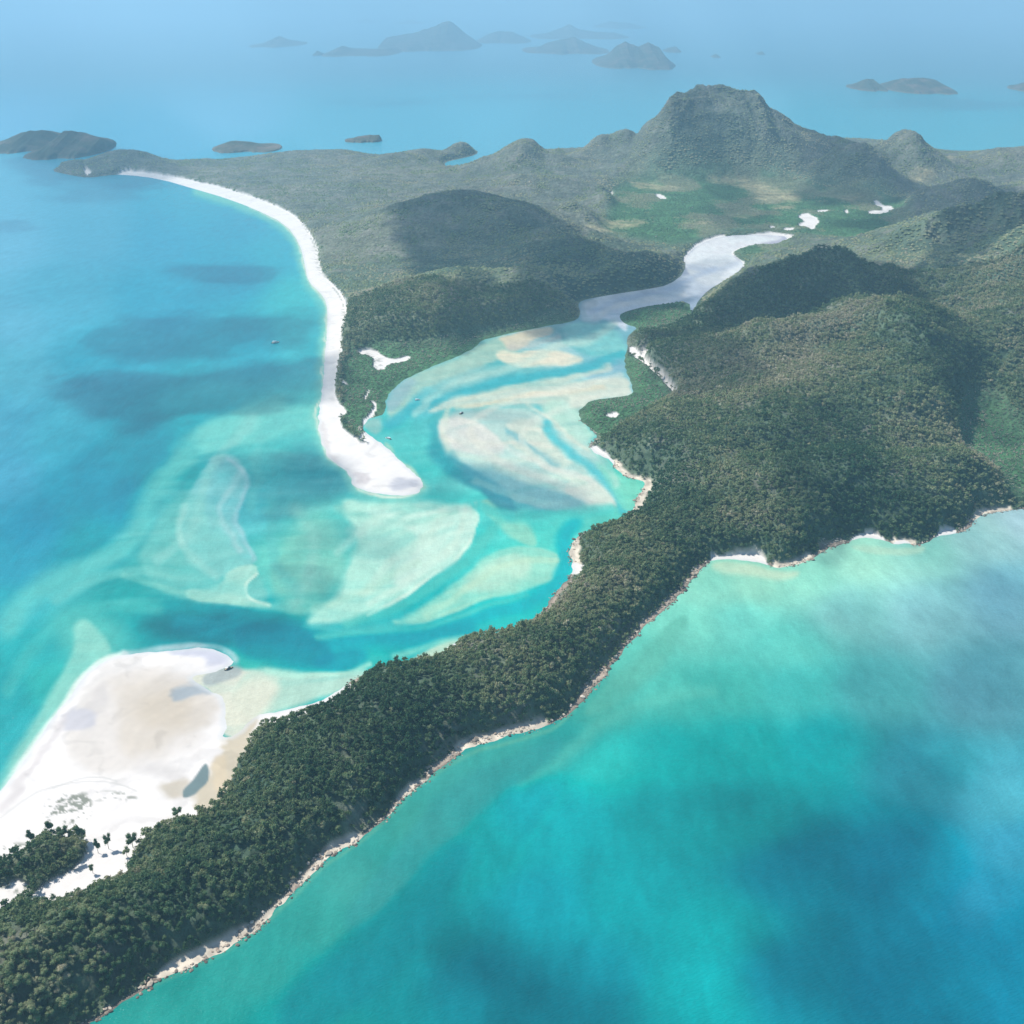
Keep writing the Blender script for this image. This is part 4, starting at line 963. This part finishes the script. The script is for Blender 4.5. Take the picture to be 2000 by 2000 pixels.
island([(1252,98),(1262,90),(1274,88),(1284,96)], 99, 900, 'tiny far islet at the right of the twin peaked island', 17)
island([(1604,171),(1620,162),(1634,150),(1644,150),(1652,160),(1656,170)], 172, 700, 'small cone shaped islet beside the flat topped islet', 19)
island([(1672,175),(1684,158),(1700,149),(1740,148),(1765,152),(1776,158),(1786,174)], 178, 1100, 'flat topped rocky islet on the right side of the sea', 21)
island([(1922,178),(1934,164),(1960,150),(1990,156),(2010,176)], 179, 900, 'reddish islet cut by the right edge of the view', 23)
island([(672,42),(690,36),(712,42)], 44, 3500, 'faintest islet near the horizon left of the tall peak', 25)
island([(745,44),(775,38),(800,44)], 46, 3500, 'faint low islet near the horizon close to the tall peak', 27)
island([(1120,52),(1150,40),(1190,44),(1215,52)], 54, 4000, 'faint low island on the horizon right of the central group', 29)
island([(592,104),(600,96),(610,102)], 105, 500, 'tiny rock islet left of the low far island', 31)
island([(1342,108),(1350,102),(1358,107)], 109, 400, 'lone tiny rock in open sea right of the twin peaks', 33)
island([(1428,102),(1436,97),(1442,101)], 103, 350, 'tiny double rock farther right in open sea', 35)
island([(402,286),(418,274),(440,267),(468,270),(490,276),(505,284),(530,286)], 288, 330, 'low dark island just behind the far beach', 37)
island([(652,268),(664,264),(672,260),(700,256),(716,256),(720,262)], 269, 200, 'narrow flat islet off the far shore', 39)
island([(-14,290),(6,276),(24,262),(44,252),(64,247),(84,246),(100,252),(116,262),(128,280)], 290, 800, 'dark hilly island at the left edge of the view', 41)
island([(76,298),(92,278),(110,262),(130,248),(142,246),(158,256),(176,258),(196,260),(204,270),(204,284)], 300, 700, 'dark twin humped island in front of the left edge island', 43)

# ------------------------------------------------------------------ rock along the waterline
def build_rocks():
    rg = np.random.default_rng(91)
    x, y, r = scatter(430, 1900, 2.6, 92, 0.05)
    # only near the shore
    u, v = world_to_chart(x, y)
    sh = np.concatenate([np.array(EAST_COAST), np.array(WEST_COAST)])
    m = np.zeros(len(x), bool)
    for p in sh: m |= (np.abs(u - p[0]) < 45) & (np.abs(v - p[1]) < 45)
    x, y = x[m], y[m]
    d = sdf(x, y, LAND_W) + (fbm(x / 22, y / 22, 61, 4) - 0.5) * 9
    rw = rock_width(x, y); sm = zone(x, y, SAND)
    clump = fbm(x / 12, y / 12, 95, 3)
    m = (d > -3.5) & (d < rw + 1) & (sm < 0.4) & (clump > 0.45) & (rg.random(len(x)) < 0.75)
    x, y, d = x[m], y[m], d[m]
    z = terrain(x, y, d)
    T = [(v_ * (1 + 0.5 * (rg.random((len(v_), 1)) - 0.5)) * np.array([1.2, 0.9, 0.6]), f_, rg.uniform(-0.05, 0.05, len(v_))) for v_, f_ in [ICO1] * 8]
    size = rg.uniform(0.45, 1.0, len(x)) ** 2 * 1.9 + (rg.random(len(x)) > 0.985) * 2.4
    V, F, A_ = merge(T, x, y, np.maximum(z, -0.4) + size * 0.15, size, rg.uniform(0.7, 1.4, len(x)), rg.uniform(0.1, 1, len(x)) * 0.6 + 0.4 * sstep(-2, 5, d), rg)
    M = Mat('shore_rock'); c = M.ramp(M.attr('tint').outputs['Fac'], [(0.0, (0.07, 0.065, 0.06)), (0.35, (0.25, 0.20, 0.16)), (0.7, (0.54, 0.45, 0.35)), (1.0, (0.74, 0.67, 0.57))])
    M.bsdf(c, 0.9, 0.2)
    me = make_mesh('shore_rocks', V, F, M.m); float_attr(me, 'tint', A_)
    tag(link('shore_rocks', me), 'tumbled pink and beige boulders along the waterline below the trees', 'rocks', kind='stuff')
build_rocks()

# ------------------------------------------------------------------ boats
def boat_parts():
    W = Mat('boat_white'); W.bsdf((0.85, 0.86, 0.86), 0.3, 0.5); G = Mat('boat_window'); G.bsdf((0.02, 0.03, 0.04), 0.1, 0.5)
    K = Mat('boat_dark'); K.bsdf((0.03, 0.05, 0.07), 0.4, 0.5); TK = Mat('boat_deck'); TK.bsdf((0.45, 0.36, 0.25), 0.8, 0.2)
    n = 12; V = []; F = []
    prof = [(0.0, 1.0), (0.2, 1.05), (0.45, 1.0), (0.65, 0.85), (0.85, 0.5), (1.0, 0.04)]
    for f, w in prof:
        xx = -5 + 10 * f; rise = 0.5 * f * f
        for yy, zz in ((-1.6 * w, 1.0 + rise), (-1.35 * w, 0.1), (0, -0.5 + 0.5 * f * f), (1.35 * w, 0.1), (1.6 * w, 1.0 + rise)): V.append((xx, yy, zz))
    for i in range(len(prof) - 1):
        for j in range(4): F.append((i * 5 + j, i * 5 + j + 1, i * 5 + 6 + j, i * 5 + 5 + j))
    F.append((0, 1, 3, 4)); F.append((1, 2, 3, 3))
    F = [f for f in F if len(set(f)) == 4] + []
    hull = (np.array(V), np.array(F))
    DV = []; DF = []
    for f, w in prof: DV += [(-5 + 10 * f, -1.55 * w, 0.92 + 0.5 * f * f), (-5 + 10 * f, 1.55 * w, 0.92 + 0.5 * f * f)]
    for i in range(len(prof) - 1): DF.append((2 * i, 2 * i + 1, 2 * i + 3, 2 * i + 2))
    def box(x0, x1, w, z0, z1, t=0.0):
        return (np.array([(x0, -w, z0), (x1, -w, z0), (x1, w, z0), (x0, w, z0), (x0 + t * .4, -w * .9, z1), (x1 - t, -w * .9, z1), (x1 - t, w * .9, z1), (x0 + t * .4, w * .9, z1)]),
                np.array([(0, 1, 5, 4), (1, 2, 6, 5), (2, 3, 7, 6), (3, 0, 4, 7), (4, 5, 6, 7), (0, 3, 2, 1)]))
    return dict(hull=(hull, W.m, K.m), deck=((np.array(DV), np.array(DF)), TK.m, TK.m), cabin=(box(-1.8, 2.2, 1.15, 0.95, 2.5, 0.9), W.m, K.m), window=(box(-1.5, 2.05, 1.18, 1.7, 2.1, 0.55), G.m, G.m), canopy=(box(-4.2, -1.0, 1.3, 2.72, 2.85), W.m, W.m), outboard_motor=(box(-5.6, -5.05, 0.3, 0.0, 1.4, 0.1), K.m, K.m))
BP = boat_parts(); BOAT_MESH = {}
def make_boat(u, v, rz, sc, label, dark=False):
    x, y = chart_to_world(u, v)
    r = bpy.data.objects.new('motor_boat', None); C.objects.link(r); r.location = (float(x), float(y), 0.02); r.rotation_euler = (0, 0, rz); r.scale = (sc, sc, sc)
    tag(r, label, 'boat', 'boats at anchor around the inlet')
    for nm, ((v_, f_), m1, m2) in BP.items():
        key = (nm, dark)
        if key not in BOAT_MESH: BOAT_MESH[key] = make_mesh(nm, v_, f_, m2 if dark else m1)
        link(nm, BOAT_MESH[key], r)
make_boat(520, 647, 0.5, 1.7, 'white motor boat alone off the long ocean beach, surrounded by blue water')
make_boat(732, 828, 2.6, 1.2, 'bright white boat anchored beside the inner shore of the sand spit')
make_boat(871, 780, 1.0, 1.1, 'dark boat resting on the pale flats in the middle of the inlet', True)
make_boat(788, 755, 0.2, 1.0, 'small pale boat in the channel near the north shore of the inlet')
make_boat(432, 1262, 0.6, 1.0, 'dark boat at the pointed tip of the large white sandbank', True)

# ------------------------------------------------------------------ fair weather clouds drifting above the flight; their shade falls on the island and the sea
def cloud_material():
    M = Mat('cloud_vapour'); a = M.attr('dense').outputs['Fac']
    d = M.n('ShaderNodeBsdfDiffuse'); d.inputs[0].default_value = (0.9, 0.9, 0.9, 1)
    t = M.n('ShaderNodeBsdfTransparent'); m = M.n('ShaderNodeMixShader'); M.l(a, m.inputs[0]); M.l(t.outputs[0], m.inputs[1]); M.l(d.outputs[0], m.inputs[2])
    M.l(m.outputs[0], M.out.inputs['Surface']); return M.m
CLOUD = cloud_material()
CLOUD_Z = 1500.0
CLOUDS = [  # outline of the shade on the ground (chart), how dense, edge softness m, what it looks like
 ([(300,505),(400,498),(500,500),(530,515),(520,530),(470,545),(400,548),(340,545),(300,528)], 0.55, 60),
 ([(190,640),(230,610),(300,595),(420,592),(540,585),(600,600),(610,640),(560,660),(440,655),(420,690),(250,680),(190,670)], 0.55, 55),
 ([(70,735),(120,712),(220,716),(380,700),(480,672),(620,668),(652,670),(650,755),(600,758),(480,768),(400,790),(280,815),(220,820),(180,790),(90,765)], 0.72, 35),
 ([(430,850),(480,838),(560,840),(620,850),(660,900),(640,935),(580,950),(520,985),(470,970),(455,920),(440,890)], 0.6, 40),
 ([(520,1040),(600,1000),(680,1000),(740,1030),(750,1060),(700,1090),(620,1070),(540,1075)], 0.3, 45),
 ([(505,1085),(580,1080),(640,1110),(630,1150),(560,1150),(510,1120)], 0.42, 30),
 ([(230,1170),(330,1160),(480,1175),(560,1195),(570,1225),(470,1235),(360,1215),(250,1205)], 0.45, 25),
 ([(740,890),(850,905),(905,925),(903,955),(850,958),(790,948),(800,920)], 0.3, 20),
 ([(850,890),(950,880),(1060,900),(1120,925),(1130,955),(1060,970),(950,960),(880,930)], 0.42, 30),
 ([(826,780),(900,775),(980,790),(1010,815),(960,830),(880,815),(830,800)], 0.3, 30),
 ([(698,420),(720,392),(770,365),(850,350),(930,355),(1010,375),(1080,420),(1130,450),(1115,480),(1060,470),(1000,475),(960,500),(900,470),(840,462),(770,468),(715,450)], 0.97, 30, 90),
 ([(960,500),(1020,480),(1080,455),(1140,465),(1200,482),(1290,486),(1296,512),(1262,534),(1180,548),(1100,562),(1060,575),(1000,590),(960,570),(950,530)], 0.95, 30, 60),
 ([(846,512),(880,500),(925,505),(900,560),(880,605),(830,600),(830,550)], 0.75, 25, 70),
 ([(1240,600),(1300,575),(1330,548),(1375,520),(1400,500),(1450,478),(1500,466),(1560,462),(1620,478),(1680,510),(1760,520),(1800,540),(1810,620),(1770,630),(1690,560),(1620,590),(1560,622),(1500,614),(1440,632),(1380,632),(1300,622),(1190,620),(1165,600),(1180,585)], 0.96, 28, 60),
 ([(1100,575),(1180,556),(1290,510),(1350,478),(1410,490),(1400,510),(1330,545),(1300,570),(1180,600),(1185,640),(1120,610)], 0.42, 25, 0),
 ([(1740,480),(1800,430),(1870,408),(1960,385),(2100,380),(2100,450),(1932,470),(1860,490),(1780,520)], 0.9, 40, 110),
 ([(1480,300),(1540,275),(1600,258),(1660,280),(1700,310),(1700,335),(1580,335),(1490,335)], 0.85, 60, 100),
 ([(1690,360),(1740,338),(1830,326),(1900,345),(1930,360),(1880,385),(1780,410),(1660,412),(1560,400),(1600,385)], 0.85, 50, 50),
 ([(1270,240),(1300,190),(1380,190),(1400,240),(1370,330),(1290,340)], 0.6, 80, 180),
 ([(0,250),(100,245),(200,250),(330,300),(260,325),(100,325),(0,300)], 0.6, 90, 60),
 ([(1180,660),(1290,640),(1380,660),(1460,740),(1440,760),(1340,740),(1260,730),(1200,720)], 0.65, 30, 45),
 ([(1430,850),(1500,850),(1520,920),(1480,980),(1440,940)], 0.6, 35, 60),
 ([(1770,600),(1812,600),(1800,680),(1830,740),(1790,760),(1750,690)], 0.7, 30, 80),
 ([(1420,1530),(1500,1470),(1560,1400),(1680,1380),(1780,1430),(1860,1560),(1880,1700),(1800,1840),(1700,1990),(1560,1990),(1430,1900),(1400,1760),(1440,1640)], 0.62, 60),
 ([(830,2000),(860,1850),(930,1800),(1040,1780),(1140,1820),(1220,1870),(1260,2000),(1100,2100),(900,2100)], 0.62, 50),
 ([(1560,1180),(1680,1150),(1760,1180),(1880,1080),(2000,1080),(2050,1400),(1900,1420),(1760,1360),(1660,1320),(1580,1240)], 0.45, 60),
 ([(60,370),(150,352),(280,345),(310,358),(240,380),(120,382)], 0.4, 90),
 ([(-40,420),(40,418),(70,432),(20,446),(-60,446)], 0.4, 60),
 ([(900,182),(1000,178),(1100,184),(1000,190)], 0.35, 300),
 ([(640,190),(760,186),(800,196),(700,200)], 0.35, 300),
 ([(1600,190),(1750,185),(1932,190),(1932,200),(1700,205)], 0.4, 350),
]
def build_cloud(k, outline, dens, soft, zr=0.0):
    q = chaikin(outline, 2); w = np.stack(chart_to_world(q[:, 0], q[:, 1], zr), 1) + SUN[:2] / SUN[2] * (CLOUD_Z - zr)
    c = w.mean(0); w = w - c
    pad = soft
    n = 72
    gx = np.linspace(w[:, 0].min() - pad, w[:, 0].max() + pad, n); gy = np.linspace(w[:, 1].min() - pad, w[:, 1].max() + pad, n)
    Y, X = np.meshgrid(gy, gx, indexing='ij')
    q = soft * 1.6
    d = sdf(X + (fbm(X / q, Y / q, 300 + k, 4) - 0.5) * soft * 2.6 + (fbm(X / 260, Y / 260, 310 + k, 3) - 0.5) * 150 * min(1, soft / 30), Y + (fbm(X / q, Y / q, 340 + k, 4) - 0.5) * soft * 2.6 + (fbm(X / 260, Y / 260, 350 + k, 3) - 0.5) * 150 * min(1, soft / 30), w)
    a = sstep(-soft, soft, d) * (0.82 + 0.36 * (fbm(X / q, Y / q, 380 + k, 3) - 0.5)) * dens
    a = 1 - np.sqrt(1 - np.clip(a, 0, 0.985))                     # the light crosses two skins
    edge = np.minimum.reduce([X - gx[0], gx[-1] - X, Y - gy[0], gy[-1] - Y]); a = a * sstep(0, pad * 0.3, edge)
    body = np.clip(d, 0, None) ** 0.7 * (0.6 + 0.8 * fbm(X / (soft * 2), Y / (soft * 2), 400 + k, 3))
    top = body * 1.6 + 2; bot = -body * 0.25 - 2
    top[0] = top[-1] = bot[0] = bot[-1] = 0; top[:, 0] = top[:, -1] = bot[:, 0] = bot[:, -1] = 0
    V = np.concatenate([np.stack([X, Y, top], -1).reshape(-1, 3), np.stack([X, Y, bot], -1).reshape(-1, 3)])
    F = grid_faces(n, n); F = F[(a.ravel()[F] > 0.003).any(1)]
    F = np.concatenate([F, F[:, ::-1] + n * n])
    me = make_mesh('cloud', V, F, CLOUD, True); float_attr(me, 'dense', np.concatenate([a.ravel(), a.ravel()]))
    o = link('cloud', me); o.location = (c[0], c[1], CLOUD_Z)
    tag(o, 'white fair weather cloud above the view, known by its shade below', 'cloud', 'clouds shading island and sea', 'structure')
for k, q in enumerate(CLOUDS): build_cloud(k, *q)
# ------------------------------------------------------------------ the air
def build_haze():
    x0, x1, y0, y1, z0, z1 = -150000, 150000, -20000, 150000, -8.0, 730.0
    v = [(x, y, z) for z in (z0, z1) for x, y in ((x0, y0), (x1, y0), (x1, y1), (x0, y1))]
    f = [(0, 3, 2, 1), (4, 5, 6, 7), (0, 1, 5, 4), (1, 2, 6, 5), (2, 3, 7, 6), (3, 0, 4, 7)]
    me = make_mesh('haze', v, f)
    m = bpy.data.materials.new('sea_haze'); m.use_nodes = True; t = m.node_tree; t.nodes.clear()
    o = t.nodes.new('ShaderNodeOutputMaterial'); p = t.nodes.new('ShaderNodeVolumePrincipled')
    p.inputs['Color'].default_value = (0.49, 0.79, 1.0, 1); p.inputs['Density'].default_value = HAZE_DENSITY; p.inputs['Anisotropy'].default_value = 0.15
    t.links.new(p.outputs[0], o.inputs['Volume']); me.materials.append(m)
    ob = link('haze', me); tag(ob, 'pale blue sea haze over the distant islands', 'haze', kind='stuff')
build_haze()
